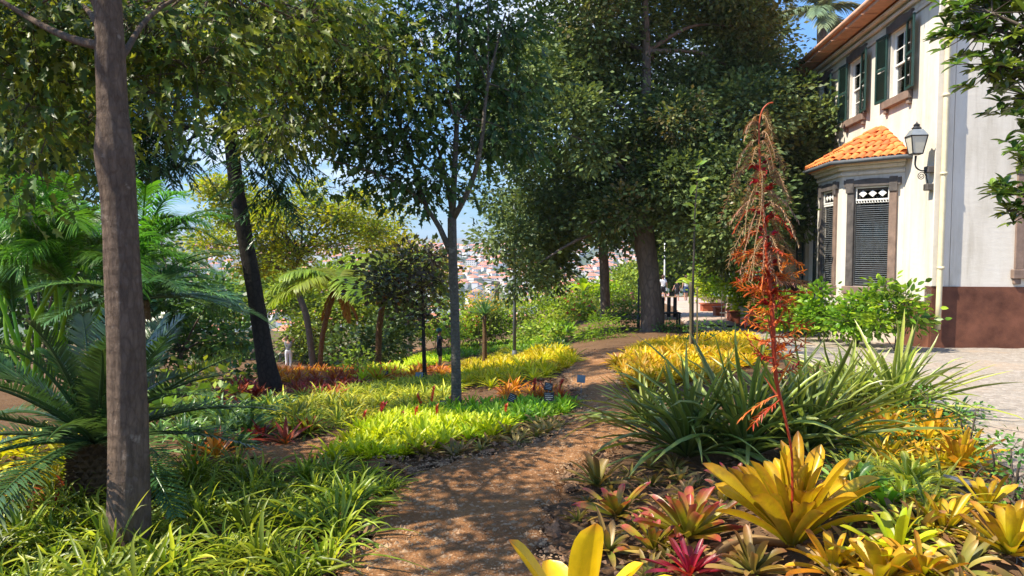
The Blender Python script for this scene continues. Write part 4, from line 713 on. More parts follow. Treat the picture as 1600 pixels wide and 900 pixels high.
b = at(148, 790); cyc = palm('dark green cycad with a scaly brown trunk left of the near tree', b, W(148, 692, b[1]), 46, 1.15, (.2, 1.35), (.15, .5), 'cycad', 52, .18, .013, .13, None, .12, .25, name='cycad', cat='cycad', ang=62, prof='lance')
# scales of the cycad trunk
c0 = np.array(W(148, 692, b[1])); hh = c0[2] - b[2]; sc = []; cb_ = 0
for r_ in range(int(hh / .035) + 1):
    for q in range(15):
        a = q * 2 * np.pi / 15 + r_ * .21; p = b + np.array([math.cos(a) * .13, math.sin(a) * .13, r_ * .035]); p[:2] += (c0 - b)[:2] * (r_ * .035 / hh); D = np.array([[math.cos(a), math.sin(a), .9]]); sc.append(blades(p, D, .055, .05, .1, 'spiky', 3, .8))
s_ = part('scales', join(sc), M['fibre'], cyc); s_['kind'] = 'stuff'
b = np.array([W(1283, 15, 36)[0], 36, 0]); b[2] = zg(b[0], b[1]); palm('tall palm whose crown shows above the roof of the house', b, W(1285, 18, 36), 22, 2.6, (-.3, 1.3), (.25, .7), 'bigpalm', 44, .8, .06, .22, None, .5, .2, trunkm='bark_big', rr=.04)
# agave-like rosette, sapling, banana
def rosette(n, L, Wd, e0, e1, droop, prof, cols=3, fold=.25, wav=0, twist=0, r0=.02, gold=True, lj=.2):
    k = np.arange(n); az = k * 2.39996 + rng.normal(0, .15, n); f = (k + .5) / n; el = e0 + (e1 - e0) * f + rng.normal(0, .07, n)
    D = np.stack([np.cos(az) * np.cos(el), np.sin(az) * np.cos(el), np.sin(el)], 1); P = D * np.array([1, 1, .2]) * r0; return blades(P, D, L * (1 - .25 * f) * rng.uniform(1 - lj, 1 + lj * .6, n), Wd * rng.uniform(.8, 1.15, n), droop * rng.uniform(.5, 1.3, n), prof, cols, fold, wav=wav, twist=twist)
def leafrosette(name, label, cat, loc, mat, n, L, Wd, e0, e1, droop, prof, cols=5, fold=.3, tilt=(0, 0), group=None, wav=0, twist=.2, r0=.02, dead=0, seat=None):
    loc = np.array(loc, float)
    if name == 'bromeliad':
        gz = float(zg(loc[0], loc[1]))
        if abs(loc[2] - gz) > .04: px_, py_ = proj(loc); g_ = at(float(px_[0]), float(py_[0])); L *= g_[1] / loc[1]; Wd *= g_[1] / loc[1]; loc = g_ + [0, 0, .01]
    t = thing(name, label, cat, loc, group); T = np.array(Matrix.Rotation(tilt[0], 3, 'X') @ Matrix.Rotation(tilt[1], 3, 'Y'))
    for k in range(n):
        f = (k + .5) / n; az = k * 2.39996 + rng.normal(0, .12); el = e0 + (e1 - e0) * f + rng.normal(0, .06)
        D = np.array([[math.cos(az) * math.cos(el), math.sin(az) * math.cos(el), math.sin(el)]]) @ T.T
        part('leaf', blades(np.array(loc) + D[0] * r0, D, L * (1 - .22 * f) * rng.uniform(.7, 1.12), Wd * rng.uniform(.75, 1.15), droop * rng.uniform(.2, 1.6), prof, cols, fold, wav=wav * rng.normal(), twist=twist * 1.5), M[mat], t, True)
    if dead:
        for k in range(dead): part('dead_leaf', blades(np.array(loc), dirs(1, -.15, .35), L * rng.uniform(.5, .9), Wd * .5, rng.uniform(.2, .5), prof, 3, 1.2, wav=.08 * rng.normal(), twist=1.6), M['deadleaf'], t, True)
    return t
# ---------------------------------------------------------------- bromeliads and bed plants, one object each
def proto(name, variants, mat): return [mesh(name, *v[:2], M[mat], v[2]) for v in variants]
PR = {
 'lime': proto('bromeliad', [rosette(17, .19, .024, .35, 1.35, .22, 'strap', 3, .3) for _ in range(4)], 'lime'),
 'limegreen': proto('bromeliad', [rosette(16, .2, .022, .35, 1.35, .25, 'strap', 3, .3) for _ in range(3)], 'limegreen'),
 'yellow': proto('bromeliad', [rosette(20, .34, .032, .3, 1.35, .35, 'strap', 3, .3) for _ in range(4)], 'yellow'),
 'olive': proto('bromeliad', [rosette(24, .4, .02, .4, 1.35, .6, 'grass', 3, .3) for _ in range(4)], 'olive'),
 'darkstrap': proto('bromeliad', [rosette(20, .36, .026, .3, 1.35, .5, 'strap', 3, .3) for _ in range(3)], 'darkstrap'),
 'orange': proto('bromeliad', [rosette(18, .32, .035, .3, 1.3, .3, 'lance', 3, .3) for _ in range(4)], 'orange'),
 'redleaf': proto('bromeliad', [rosette(18, .3, .034, .3, 1.25, .3, 'lance', 3, .3) for _ in range(4)], 'redleaf'),
 'mixed': proto('bromeliad', [rosette(15, .19, .024, .15, 1.2, .35, 'strap', 3, .3, twist=.6) for _ in range(4)], 'mixed'),
 'grass': proto('spider_plant', [rosette(34, .48, .017, .45, 1.4, .62, 'grass', 3, .35, wav=.05, twist=.5) for _ in range(6)], 'grass'),
 'gold': proto('bromeliad', [rosette(19, .33, .036, .25, 1.3, .3, 'strap', 3, .3, twist=.3) for _ in range(4)], 'goldrow'),
}
SPC = dict(lime='lime_bromeliad', limegreen='green_bromeliad', yellow='yellow_bromeliad', olive='olive_bromeliad', darkstrap='strappy_bromeliad', orange='orange_bromeliad', redleaf='red_bromeliad', mixed='bronze_bromeliad', gold='golden_bromeliad', grass='spider_plant')
REST = []
def field(kind, poly, sp, label, group, sc=1.0, name=None, cat='bromeliad', lift=.0, cap=110, world_poly=False, tilt=.15):
    name = SPC[kind]
    P = scatter(poly, sp); P = P[~inpoly(P[:, 0], P[:, 1], PATHW)]; P = P[np.argsort(P[:, 1])]
    x_, y_ = (proj(P) if len(P) else (np.array([0.]),) * 2); x0, x1 = np.percentile(x_, 33), np.percentile(x_, 67); y0, y1 = np.percentile(y_, 33), np.percentile(y_, 67)
    for q in P[:cap]:
        a_, b_ = proj(q); where = ('front' if b_ > y1 else 'back' if b_ < y0 else 'middle') + (' left' if a_ < x0 else ' right' if a_ > x1 else ' centre') + ' of the patch'
        o = obj(name, PR[kind][rng.integers(len(PR[kind]))], None, q + [0, 0, lift]); s = sc * rng.uniform(.6, 1.32); o.scale = (s, s, s * rng.uniform(.85, 1.15)); o.rotation_euler = (rng.normal(0, tilt), rng.normal(0, tilt), rng.uniform(0, 6.28)); tag(o, (label if len(label.split()) > 11 else label + ', ' + where), cat, group)
    if len(P) > cap:
        gs = []
        for q in P[cap:]: 
            a = rng.uniform(0, 6.28); me = PR[kind][rng.integers(len(PR[kind]))]; V = np.empty(len(me.vertices) * 3, np.float32); me.vertices.foreach_get('co', V); F = np.empty(len(me.loops), np.int32); me.loops.foreach_get('vertex_index', F)
            L = np.empty(len(me.vertices) * 4, np.float32); me.attributes['lc'].data.foreach_get('color', L); g = (V.reshape(-1, 3) * sc, [F.reshape(-1, 4)], L.reshape(-1, 4)); g = rot(g, a, q); gs.append(g)
        g = join(gs); tag(obj(name + '_mass', mesh(name + '_mass', g[0], g[1], PR[kind][0].materials[0], g[2])), 'further ' + label, cat, kind='stuff')
    return len(P)
NF = {}
NF['lime'] = field('lime', [(505, 722), (540, 690), (575, 668), (640, 648), (700, 655), (760, 665), (800, 668), (760, 690), (690, 702), (600, 722)], .115, 'small lime yellow bromeliad left of the slender grey trunk', 'lime bromeliads in the low bed', 1.05)
NF['lg'] = field('limegreen', [(640, 645), (700, 640), (900, 632), (890, 650), (800, 668), (740, 660)], .125, 'small grass green bromeliad right of the slender grey trunk', 'green bromeliads in the low bed', 1.05)
field('mixed', [(640, 712), (700, 700), (780, 680), (890, 655), (895, 668), (800, 700), (700, 718)], .17, 'brownish pink bromeliad edging the lime bed', 'brown pink bromeliads edging the bed')
field('orange', [(760, 624), (790, 612), (880, 612), (885, 628), (800, 634)], .24, 'orange bromeliad behind the black plant labels', 'orange bromeliads behind the low bed', .8)
field('olive', [(450, 682), (400, 672), (420, 640), (500, 618), (640, 598), (740, 590), (705, 622), (690, 640), (610, 655), (555, 678), (500, 695)], .24, 'olive green strappy bromeliad in the shaded middle bed', 'olive bromeliads in the middle bed', .95)
field('yellow', [(690, 612), (720, 590), (770, 566), (895, 556), (900, 572), (860, 592), (780, 606)], .3, 'bright yellow bromeliad in the sunny bed by the path', 'yellow bromeliads by the path bend', .95)
field('redleaf', [(455, 620), (470, 600), (560, 590), (600, 585), (560, 612), (500, 630)], .34, 'rust red bromeliad in the far left bed', 'rust red bromeliads', .95)
field('orange', [(420, 600), (470, 585), (560, 578), (640, 590), (700, 578), (690, 590), (600, 598), (540, 600), (480, 600)], .36, 'orange bromeliad in the band by the tree ferns', 'orange bromeliads in the far band')
field('lime', [(560, 600), (600, 575), (660, 555), (700, 560), (670, 575), (620, 596)], .3, 'lime green bromeliad below the purple leaved tree', 'lime bromeliads in the far band', 1.7)
field('yellow', [(700, 575), (740, 560), (800, 545), (890, 548), (880, 556), (780, 565), (720, 588)], .45, 'yellow green bromeliad at the back of the sunny bed', 'yellow bromeliads at the back', 1.0)
field('darkstrap', [(760, 548), (800, 530), (880, 528), (900, 545), (870, 552), (790, 556)], .42, 'dark bromeliad in the mound before the rose bushes', 'bronze bromeliads by the roses', .9)
field('redleaf', [(330, 612), (400, 600), (430, 590), (440, 612), (370, 640), (330, 650)], .4, 'dusky red bromeliad around the dark leaning trunk', 'dusky bromeliads by the leaning trunk', .9)
field('darkstrap', [(330, 660), (380, 640), (450, 620), (460, 650), (400, 680), (330, 690)], .32, 'dark strappy plant between leaning trunk and side path', 'dark strappy plants by the side path')
field('redleaf', [(390, 690), (430, 668), (490, 672), (470, 695), (420, 700)], .28, 'dark red bromeliad at the head of the side path', 'dark red bromeliads at the side path', .85)
field('darkstrap', [(230, 700), (230, 660), (340, 640), (390, 680), (370, 720), (300, 725)], .32, 'long green strappy bromeliad behind the near spider plants', 'strappy bromeliads behind the spider plants', 1.1)
field('orange', [(255, 715), (330, 700), (340, 722), (280, 735)], .3, 'orange leaved bromeliad behind the spider plants right of the near trunk', 'orange bromeliads by the near trunk', .9)
field('yellow', [(-40, 740), (0, 700), (115, 690), (125, 760), (60, 780), (-40, 790)], .34, 'yellow green spiky bromeliad in front of the cycad', 'yellow bromeliads by the cycad', 1.15)
field('redleaf', [(20, 800), (90, 770), (150, 790), (100, 815)], .3, 'small red leaved bromeliad under the cycad', 'red bromeliads under the cycad', .7)
field('grass', [(-120, 1000), (-120, 800), (0, 790), (130, 790), (230, 740), (380, 742), (470, 745), (560, 752), (650, 772), (615, 830), (530, 870), (480, 950)], .21, 'arching green spider plant in the near left bed', 'spider plants in the near left bed', 1.0, 'spider_plant', 'spider plant')
field('gold', [(955, 575), (960, 555), (1010, 540), (1100, 528), (1170, 525), (1200, 560), (1100, 600), (1000, 610)], .27, 'golden yellow bromeliad behind the big strappy clump', 'golden bromeliads behind the clump', .95)
field('gold', [(1330, 700), (1350, 660), (1420, 655), (1500, 690), (1530, 730), (1450, 745), (1380, 740)], .23, 'golden bromeliad behind the grey wooden post', 'golden bromeliads near the wooden post', .85)
field('olive', [(1340, 800), (1310, 720), (1420, 735), (1490, 770), (1460, 840), (1340, 860)], .17, 'green bromeliad between large golden rosette and wooden post', 'green bromeliads by the wooden post', .75)
field('mixed', [(900, 980), (900, 790), (925, 750), (990, 720), (1060, 730), (1130, 760), (1130, 900), (1000, 980)], .23, 'muted red and olive bromeliad right of the path', 'muted bromeliads right of the path', .85)
field('mixed', [(1260, 960), (1330, 830), (1450, 810), (1600, 820), (1660, 960)], .17, 'withered brownish bromeliad at the bottom right', 'withered bromeliads bottom right', 1.0)
field('darkstrap', [(1290, 740), (1290, 700), (1350, 690), (1420, 650), (1500, 650), (1520, 670), (1400, 720)], .25, 'dark green bromeliad in shade behind the golden ones', 'dark bromeliads behind the golden patch', .9)
field('limegreen', [(640, 562), (700, 548), (790, 520), (870, 500), (905, 515), (880, 530), (790, 545), (700, 566)], .5, 'low green plant spreading among the rose bushes', 'low plants among the roses', 1.9)
field('olive', [(700, 540), (800, 505), (900, 480), (960, 480), (930, 500), (850, 520), (740, 550)], .6, 'tufted olive plant among the rose bushes', 'tufts among the roses', 1.2)
# red flower spikes
def torch(px, py, h, label, wpx=4):
    h = h * rng.uniform(.7, 1.05)
    b = at(px, py); b = b; k = b[1] / F_PX; H = h * k; t = thing('flower_spike', label, 'flower', b, 'red flower spikes in the beds')
    lean = rng.normal(0, .3, 2); top = b + [lean[0] * H, lean[1] * H, H]; part('stem', tube([b, (b + top) / 2, top], .006, 6, 6), M['olive'], t)
    n = 17; f = np.linspace(.3, 1, n); P = b + (top - b) * f[:, None]; az = np.arange(n) * 2.4; D = np.stack([np.cos(az) * .5, np.sin(az) * .5, np.full(n, .9)], 1); part('bracts', blades(P, D, wpx * 2.0 * k, wpx * .9 * k, -.1, 'lance', 3, .5), M['bract'], t)
for x, y, h, l in [(567, 672, 26, 'pink flower spike at the left tip of the lime bed'), (587, 660, 34, 'slanting coral flower spike above the left part of the lime bed'), (594, 655, 30, 'red flower spike beside the strappy olive plants left'), (661, 645, 34, 'left one of two tall pink red spikes left of the grey trunk'), (672, 643, 38, 'right one of two tall pink red spikes left of the grey trunk'),
                   (648, 662, 30, 'dark red spike in front of the two pink ones'), (697, 640, 40, 'red spike almost touching the slender grey trunk'), (683, 664, 30, 'reddish spike in the lime bed front left of the grey trunk'), (630, 668, 18, 'short orange red spike low in the lime bed'), (872, 620, 30, 'thin red spike behind the pair of black labels'), (833, 622, 26, 'red spike among the orange bromeliads left of the black labels'), (787, 660, 24, 'coral spike at the front edge of the green bed')]:
    torch(x, y, h, l)
# plant labels
def plantlabel(px, py, w, h, label, back=False, tilt=0, stake=None, rz=0):
    b = at(px, py + h * .5 + (stake or 14)); d = b[1]; k = d / F_PX; c = W(px, py, d); t = thing('plant_label', label, 'plant label', b, 'plant labels')
    a = tilt; pl = rot(bevbox(-w * k / 2, w * k / 2, -.003, .003, -h * k / 2, h * k / 2, .002), rz, c, rx=-.25, ry=a); part('plate', pl, M['sign_back'] if back else M['black_plastic'], t)
    part('stake', tube([b - [0, 0, .05], c + [0, .008, 0]], .004, 6, 2), M['greymetal'], t)
    if not back:
        for r_, (u0, u1) in enumerate([(-.38, .1), (-.38, .38), (-.38, .3), (-.3, .2)]):
            z = h * k * (.32 - .2 * r_); u = u0
            while u < u1:
                ww = rng.uniform(.05, .13); part('lettering', rot(box(u * w * k, (u + ww) * w * k, -.0055, -.0045, z - h * k * .03, z + h * k * .03), rz, c, rx=-.25, ry=a), M['print_white'], t); u += ww + .03
for a in [(857, 604, 13, 12, 'upper black plant label with white lettering in the low bed', False, .2, 26), (858, 620, 16, 14, 'black plant label with white lettering facing straight out of the green bed', False, 0, 16), (800, 622, 12, 14, 'tilted black plant label left in the green bed', False, .45, 16), (908, 592, 13, 12, 'blue grey plant label turned away beside the path', True, .1, 22),
          (694, 630, 14, 9, 'low black plant label just left of the grey trunk', False, 0, 8), (603, 583, 8, 7, 'tiny black plant label in the far colourful band', False, 0, 10), (655, 586, 12, 9, 'pale grey plant label left of the thin purple tree stem', True, 0, 8)]: plantlabel(*a)
c = W(1603, 862, 2.7); t = thing('plant_label', 'near black plant label with white lettering cut by the right edge', 'plant label', (c[0], c[1], float(zg(c[0], c[1]))), 'plant labels'); k = 2.7 / F_PX
part('plate', rot(bevbox(-16 * k, 24 * k, -.003, .003, -18 * k, 18 * k, .003), 0, c), M['black_plastic'], t); part('stake', tube([c - [0, -.01, 1.0], c + [0, .008, 0]], .005, 6, 2), M['greymetal'], t); part('border', join([rot(box(-16 * k, -15 * k, -.006, -.0035, -18 * k, 18 * k), 0, c), rot(box(-15 * k, 24 * k, -.006, -.0035, 17 * k, 18 * k), 0, c)]), M['greymetal'], t)
for z, a0, a1 in ((11, -12, 6), (4, -9, 20), (-8, -12, 14)): part('lettering', rot(box(a0 * k, a1 * k, -.0058, -.0045, (z - .8) * k, (z + .8) * k), 0, c), M['print_white'], t)

# ---------------------------------------------------------------- foreground rosettes with separate leaves
B = W(1238, 862, 3.0); leafrosette('bromeliad', 'large golden yellow bromeliad with broad leaves under the tall flower spike', 'bromeliad', B, 'bigyellow', 50, .54, .066, .68, 1.5, .2, 'brom', 5, .5, twist=.35, wav=.03, dead=8)
B = W(905, 1010, 1.5); t = thing('bromeliad', 'bright yellow bromeliad cut off by the bottom edge, nearest the camera', 'bromeliad', B)
for tip, wd, dr in [(W(932, 812, 1.46), .082, .03), (W(789, 835, 1.5), .075, .06), (W(1017, 862, 1.5), .07, .14), (W(1068, 884, 1.45), .05, .16), (W(855, 868, 1.7), .07, .1), (W(780, 930, 1.35), .07, .2), (W(1000, 950, 1.3), .07, .2), (W(950, 925, 1.65), .07, .12)]:
    v = tip - B; L = np.linalg.norm(v) * 1.0; v = v / L + np.array([0, 0, dr]); ln_ = np.linalg.norm(v); part('leaf', blades(B, v, L * 1.0, wd, dr, 'brom', 7, .28, twist=.12), M['brightyellow'], t, True)
leafrosette('bromeliad', 'red tipped green bromeliad left of the large golden rosette', 'bromeliad', W(1075, 848, 2.9), 'redgreen', 28, .3, .045, .3, 1.3, .15, 'brom', 5, .5, dead=5)
leafrosette('bromeliad', 'crimson centred bromeliad low beneath the red tipped one', 'bromeliad', W(1078, 905, 2.5), 'crimson', 24, .18, .026, .15, 1.2, .2, 'brom', 5, .35, dead=5)
leafrosette('bromeliad', 'olive and dull red bromeliad beside the path edge, left of the red tipped one', 'bromeliad', W(962, 812, 3.2), 'redgreen', 18, .24, .04, .2, 1.25, .2, 'brom', 3, .35)
leafrosette('bromeliad', 'small brown pink bromeliad at the path edge behind the nearest yellow leaves', 'bromeliad', W(950, 868, 2.6), 'mixed', 16, .2, .03, .1, 1.1, .25, 'strap', 3, .3)
leafrosette('bromeliad', 'bronze bromeliad at the bend of the path below the strappy clump', 'bromeliad', W(935, 765, 3.8), 'mixed', 18, .26, .035, .2, 1.25, .2, 'brom', 3, .35)
leafrosette('bromeliad', 'golden bromeliad catching the sun above the dark gap at the right', 'bromeliad', W(1500, 735, 4.0), 'goldrose', 32, .3, .04, .2, 1.35, .2, 'brom', 5, .4, dead=5)
leafrosette('bromeliad', 'orange gold bromeliad at the left of the sunny patch', 'bromeliad', W(1385, 690, 4.4), 'goldrose', 28, .27, .036, .3, 1.35, .2, 'brom', 5, .4)
leafrosette('bromeliad', 'yellow bromeliad right of the large golden rosette', 'bromeliad', W(1475, 838, 3.0), 'bigyellow', 28, .24, .034, .2, 1.3, .2, 'brom', 5, .4, dead=5)
leafrosette('bromeliad', 'yellow and orange bromeliad beside the black label at the right edge', 'bromeliad', W(1578, 870, 2.7), 'goldrose', 24, .26, .045, .3, 1.35, .15, 'brom', 5, .4)
leafrosette('bromeliad', 'small yellow bromeliad cut off at the bottom right', 'bromeliad', W(1375, 925, 2.5), 'bigyellow', 16, .22, .05, .4, 1.35, .12, 'brom', 5, .4)
leafrosette('bromeliad', 'green and yellow bromeliad low in the shade right of the large golden rosette', 'bromeliad', W(1400, 880, 2.8), 'lime', 18, .3, .04, .2, 1.3, .3, 'brom', 3, .3)
leafrosette('bromeliad', 'green bromeliad tucked in shade below the strappy clump', 'bromeliad', W(1385, 800, 3.3), 'limegreen', 18, .28, .04, .2, 1.3, .3, 'brom', 3, .3)
# strappy clumps
def clump(label, px, py, n, L, Wd, e0, e1, droop, mat, d=None, r0=.06):
    b = at(px, py); leafrosette('strappy_plant', label, 'strappy plant', b, mat, n, L, Wd, e0, e1, droop, 'strap', 3, .5, r0=r0, wav=.03, twist=.35)
clump('left part of the big dark strappy clump arching over the path', 1075, 718, 95, 1.2, .036, .35, 1.45, .42, 'clump')
clump('middle part of the big dark strappy clump behind the red tipped bromeliad', 1165, 718, 100, 1.25, .038, .5, 1.48, .36, 'clump')
clump('right part of the big dark strappy clump behind the tall flower spike', 1260, 712, 100, 1.25, .038, .5, 1.48, .36, 'clump')
clump('sunlit pale edged strappy clump before the house bushes', 1400, 650, 100, 1.3, .038, .45, 1.4, .4, 'clump2')
clump('smaller sunlit strappy clump left of the pale edged one', 1325, 650, 80, 1.15, .034, .55, 1.42, .35, 'clump2')
clump('dusky strappy plant behind the big clump by the path bend', 1010, 668, 60, .85, .028, .35, 1.35, .45, 'clump')
for px, py, d, mt, n_, L_, W_, lab in [(1150, 780, 3.5, 'redgreen', 20, .24, .035, 'dull red bromeliad squeezed between the strappy clump and the golden rosette'), (1020, 870, 2.7, 'redgreen', 20, .2, .03, 'small reddish bromeliad between the olive one and the crimson centred one'), (1175, 905, 2.5, 'mixed', 20, .2, .03, 'brownish bromeliad below the large golden rosette'), (1300, 905, 2.6, 'goldrose', 22, .22, .032, 'orange yellow bromeliad below right of the large golden rosette'),
        (1440, 915, 2.45, 'goldrose', 22, .2, .032, 'orange tinged bromeliad at the bottom edge under the yellow one'), (1540, 800, 3.3, 'bigyellow', 22, .24, .032, 'yellow bromeliad between the wooden post and the right edge'), (1420, 760, 3.7, 'olive', 22, .26, .03, 'olive bromeliad in front of the wooden post patch'), (1455, 690, 4.4, 'goldrose', 26, .26, .034, 'golden bromeliad at the back of the sunny right patch'), (1330, 780, 3.4, 'darkstrap', 24, .3, .03, 'dark green bromeliad just behind the large golden rosette'), (1220, 800, 3.5, 'darkstrap', 24, .3, .03, 'dark green bromeliad hidden behind the foot of the tall spike')]:
    leafrosette('bromeliad', lab, 'bromeliad', W(px, py, d), mt, n_, L_, W_, .2, 1.35, .25, 'brom', 3, .4, dead=4)
# the tall flower spike
DS = 3.0; SP = [(1238, 800), (1238, 740), (1236, 700), (1226, 650), (1214, 600), (1210, 560), (1207, 500), (1202, 440), (1196, 370), (1190, 300), (1187, 240), (1186, 200), (1190, 175), (1199, 163), (1208, 160)]
SW_ = np.array([W(x, y, DS) for x, y in SP]); ys = np.array([p[1] for p in SP], float)
t = thing('flower_spike', 'very tall red and brown branching flower spike rising from the large golden bromeliad', 'flower spike', SW_[0])
part('stalk', tube(SW_, np.interp(ys, [160, 300, 480, 560, 700, 800], [.003, .005, .0105, .009, .005, .0055]), 10, 60, .1), M['spike_red'], t, True)
def onstalk(y): return np.array([np.interp(-y, -ys, SW_[:, i]) for i in range(3)])
def sprig(b, az, el, L, droop, n, ll, lw, mat, stalkm=None, ang=40):
    D = np.array([math.cos(az) * math.cos(el), math.sin(az) * math.cos(el), math.sin(el)]); u = np.linspace(0, 1, 9); C = b + L * D * u[:, None]; C[:, 2] -= L * droop * u ** 2; C += np.cumsum(rng.normal(0, L * .018, (9, 3)), 0)
    g = [tube(C, (.0024 if 'brown' in mat else .0036) * (1 - .6 * u), 5, cap=False)]; g[0] = g[0][:2] + (np.column_stack([g[0][2], np.zeros(len(g[0][2]))]),)
    v = np.linspace(.22, 1, n); B_ = np.stack([np.interp(v, u, C[:, i]) for i in range(3)], 1); T = nrm(np.stack([np.interp(v, u, np.gradient(C[:, i])) for i in range(3)], 1)); S = nrm(np.cross(T, rng.normal(0, 1, 3)))
    for s in (-1, 1): g.append(blades(B_, T * math.cos(R(ang)) + s * S * math.sin(R(ang)) + rng.normal(0, .15, (n, 3)), ll * rng.uniform(.7, 1.2, n), lw, .1, 'needle', 3, .6))
    part('flower_branch', join(g), M[mat], t)
for k in range(54):
    y = 172 + 235 * (k / 53) ** .9; L = (.05 + .115 * min(1, (y - 165) / 90)) * rng.uniform(.75, 1.15); sprig(onstalk(y), k * 2.4 + rng.normal(0, .3), rng.uniform(.3, .9), L * .95, rng.uniform(.9, 1.9), int(8 + 75 * L), .02, .0044, ['spike_brown', 'spike_brown', 'spike_brown', 'spike_red'][k % 4] if y > 330 else 'spike_brown', ang=rng.uniform(30, 75))
for k in range(30):
    y = 385 + 95 * k / 29; sprig(onstalk(y), k * 2.4, rng.uniform(.1, .7), rng.uniform(.09, .17), rng.uniform(.3, .9), 11, .026, .006, ['spike_brown', 'spike_orange', 'spike_red'][k % 3])
for k in range(30):
    y = 430 + 150 * k / 29; sprig(onstalk(y), k * 2.4, rng.uniform(-.2, .5), rng.uniform(.07, .15), rng.uniform(-.5, .1), 6, .036, .0085, ['spike_orange', 'spike_red'][k % 2])
for k in range(26):
    y = 260 + 220 * k / 25; sprig(onstalk(y), k * 2.4, .8, .05, .2, 6, .022, .012, 'spike_crimson')
sprig(onstalk(618), math.pi, -.35, .17, .25, 12, .035, .007, 'spike_orange'); sprig(onstalk(622), math.pi + .2, -.5, .14, .2, 10, .035, .007, 'spike_red')
for k in range(4):
    b = onstalk(545 + k * 30); part('bract', blades(b, dirs(1, .9, 1.2), .14, .022, -.05, 'lance', 3, .4), M['spike_red'], t)

# ---------------------------------------------------------------- shrubs, roses, sapling, agave
def shrub(name, label, cat, px, py, d, blobs, dens, tpl, size, k_, cs, mat, group=None, twm='twig', flowers=None, shell=.5):
    if d is None: b = at(px, py); d = b[1]
    x = W(px, py, d)[0]; b = np.array([x, d, float(zg(x, d))]); bl = [blob(x_, y_, d + rng.uniform(-.15, .15), r_ * d / F_PX) for x_, y_, r_ in blobs]
    fo, tw = crown(bl, dens, tpl, size, k_, cs, shell, twig=.003, gaps=False); t = thing(name, label, cat, b, group); part('foliage', fo, M[mat], t)
    st = [tube([b + rng.normal(0, .04, 3) * [1, 1, 0], (b + np.array(q[:3])) / 2 + rng.normal(0, .03, 3), np.array(q[:3])], [.012, .008, .004], 5, 6) for q in bl]; part('stems', join(st + ([tw] if tw else [])), M[twm], t)
    if flowers:
        P = np.concatenate([np.array(q[:3]) + nrm(rng.normal(size=(flowers[1], 3)) * [1, 1, .6] + [0, -.4, .5]) * q[3] for q in bl])
        for p in P: part('flower', leafcloud(p + rng.normal(0, .008, (12, 3)), dirs(12, -.2, 1.2), flowers[2], 'ovate', .8), M[flowers[0]], t)
    return t
for px, py, d, bl_, l in [(1400, 522, 12.6, [(1400, 480, 30), (1425, 500, 20), (1380, 450, 14), (1415, 460, 16), (1372, 500, 22)], 'rounded bright green bush at the corner of the house'), (1340, 522, 13.5, [(1340, 485, 28), (1320, 500, 24), (1360, 470, 18), (1350, 505, 24)], 'bright green bush under the bay window'),
                          (1285, 520, 14.5, [(1285, 480, 28), (1265, 500, 26), (1300, 505, 22), (1280, 455, 14)], 'green bush left of the bay window'), (1228, 515, 16, [(1225, 480, 26), (1250, 500, 20), (1215, 500, 20)], 'green bush behind the tall flower spike')]:
    shrub('hydrangea_bush', l, 'bush', px, py, d, bl_, 110, 'ovate', .13, 12, .12, 'hydrangea' if px > 1360 or px == 1340 else 'hydrangea', 'bushes along the house wall')
for k, (px, py, d, bl_, l) in enumerate([(1112, 478, 31, [(1110, 450, 22), (1100, 430, 14), (1120, 420, 18)], 'lime green shrub in the first planter of the promenade'), (1135, 484, 27, [(1135, 440, 24), (1150, 410, 22), (1125, 400, 18), (1140, 380, 12)], 'tall lime green shrub against the dark gate'), (1160, 494, 23, [(1160, 470, 22), (1180, 460, 22), (1150, 450, 16), (1175, 485, 20)], 'bushy lime shrub spilling from the trough near the tall spike'), (1200, 505, 20, [(1195, 480, 22), (1210, 470, 20), (1190, 495, 18)], 'lime shrub nearest the house in the planter row')]):
    shrub('potted_shrub', l, 'shrub', px, py, d, bl_, 70, 'ovate', .15, 12, .15, 'limeshrub', 'lime shrubs in the promenade planters')
    x = W(px, py, d)[0]; z0 = float(zg(x, d)); o = thing('planter', 'terracotta trough under the ' + l.split(' in ')[0].split(' against')[0].split(' spilling')[0].split(' nearest')[0], 'planter', (x, d, z0), 'terracotta troughs', 0)
    g = bevbox(x - .45, x + .45, d - .2, d + .2, z0, z0 + .36, .03); part('trough', g, M['terracotta'], o); part('rim', bevbox(x - .49, x + .49, d - .24, d + .24, z0 + .361, z0 + .42, .015), M['terracotta'], o)
for k, (px, py, d, bl_, l) in enumerate([(1590, 800, 3.9, [(1592, 745, 26), (1580, 700, 16), (1600, 690, 18), (1570, 770, 16), (1606, 780, 26)], 'dark leafy upright shrub at the right edge'), (1512, 690, 5.4, [(1512, 665, 20), (1500, 650, 15), (1525, 640, 10), (1530, 680, 14)], 'small dark shrub behind the golden patch'), (1530, 775, 4.2, [(1535, 730, 14), (1545, 755, 14), (1550, 700, 10)], 'small box sprig behind the wooden post'), (1440, 620, 6.2, [(1450, 620, 20), (1430, 640, 18)], 'dark low shrub between the sunlit clump and the road')]):
    shrub('box_shrub', l, 'shrub', px, py, d, bl_, 200, 'oval', .035, 14, .045, 'boxleaf', 'small dark shrubs beside the road')
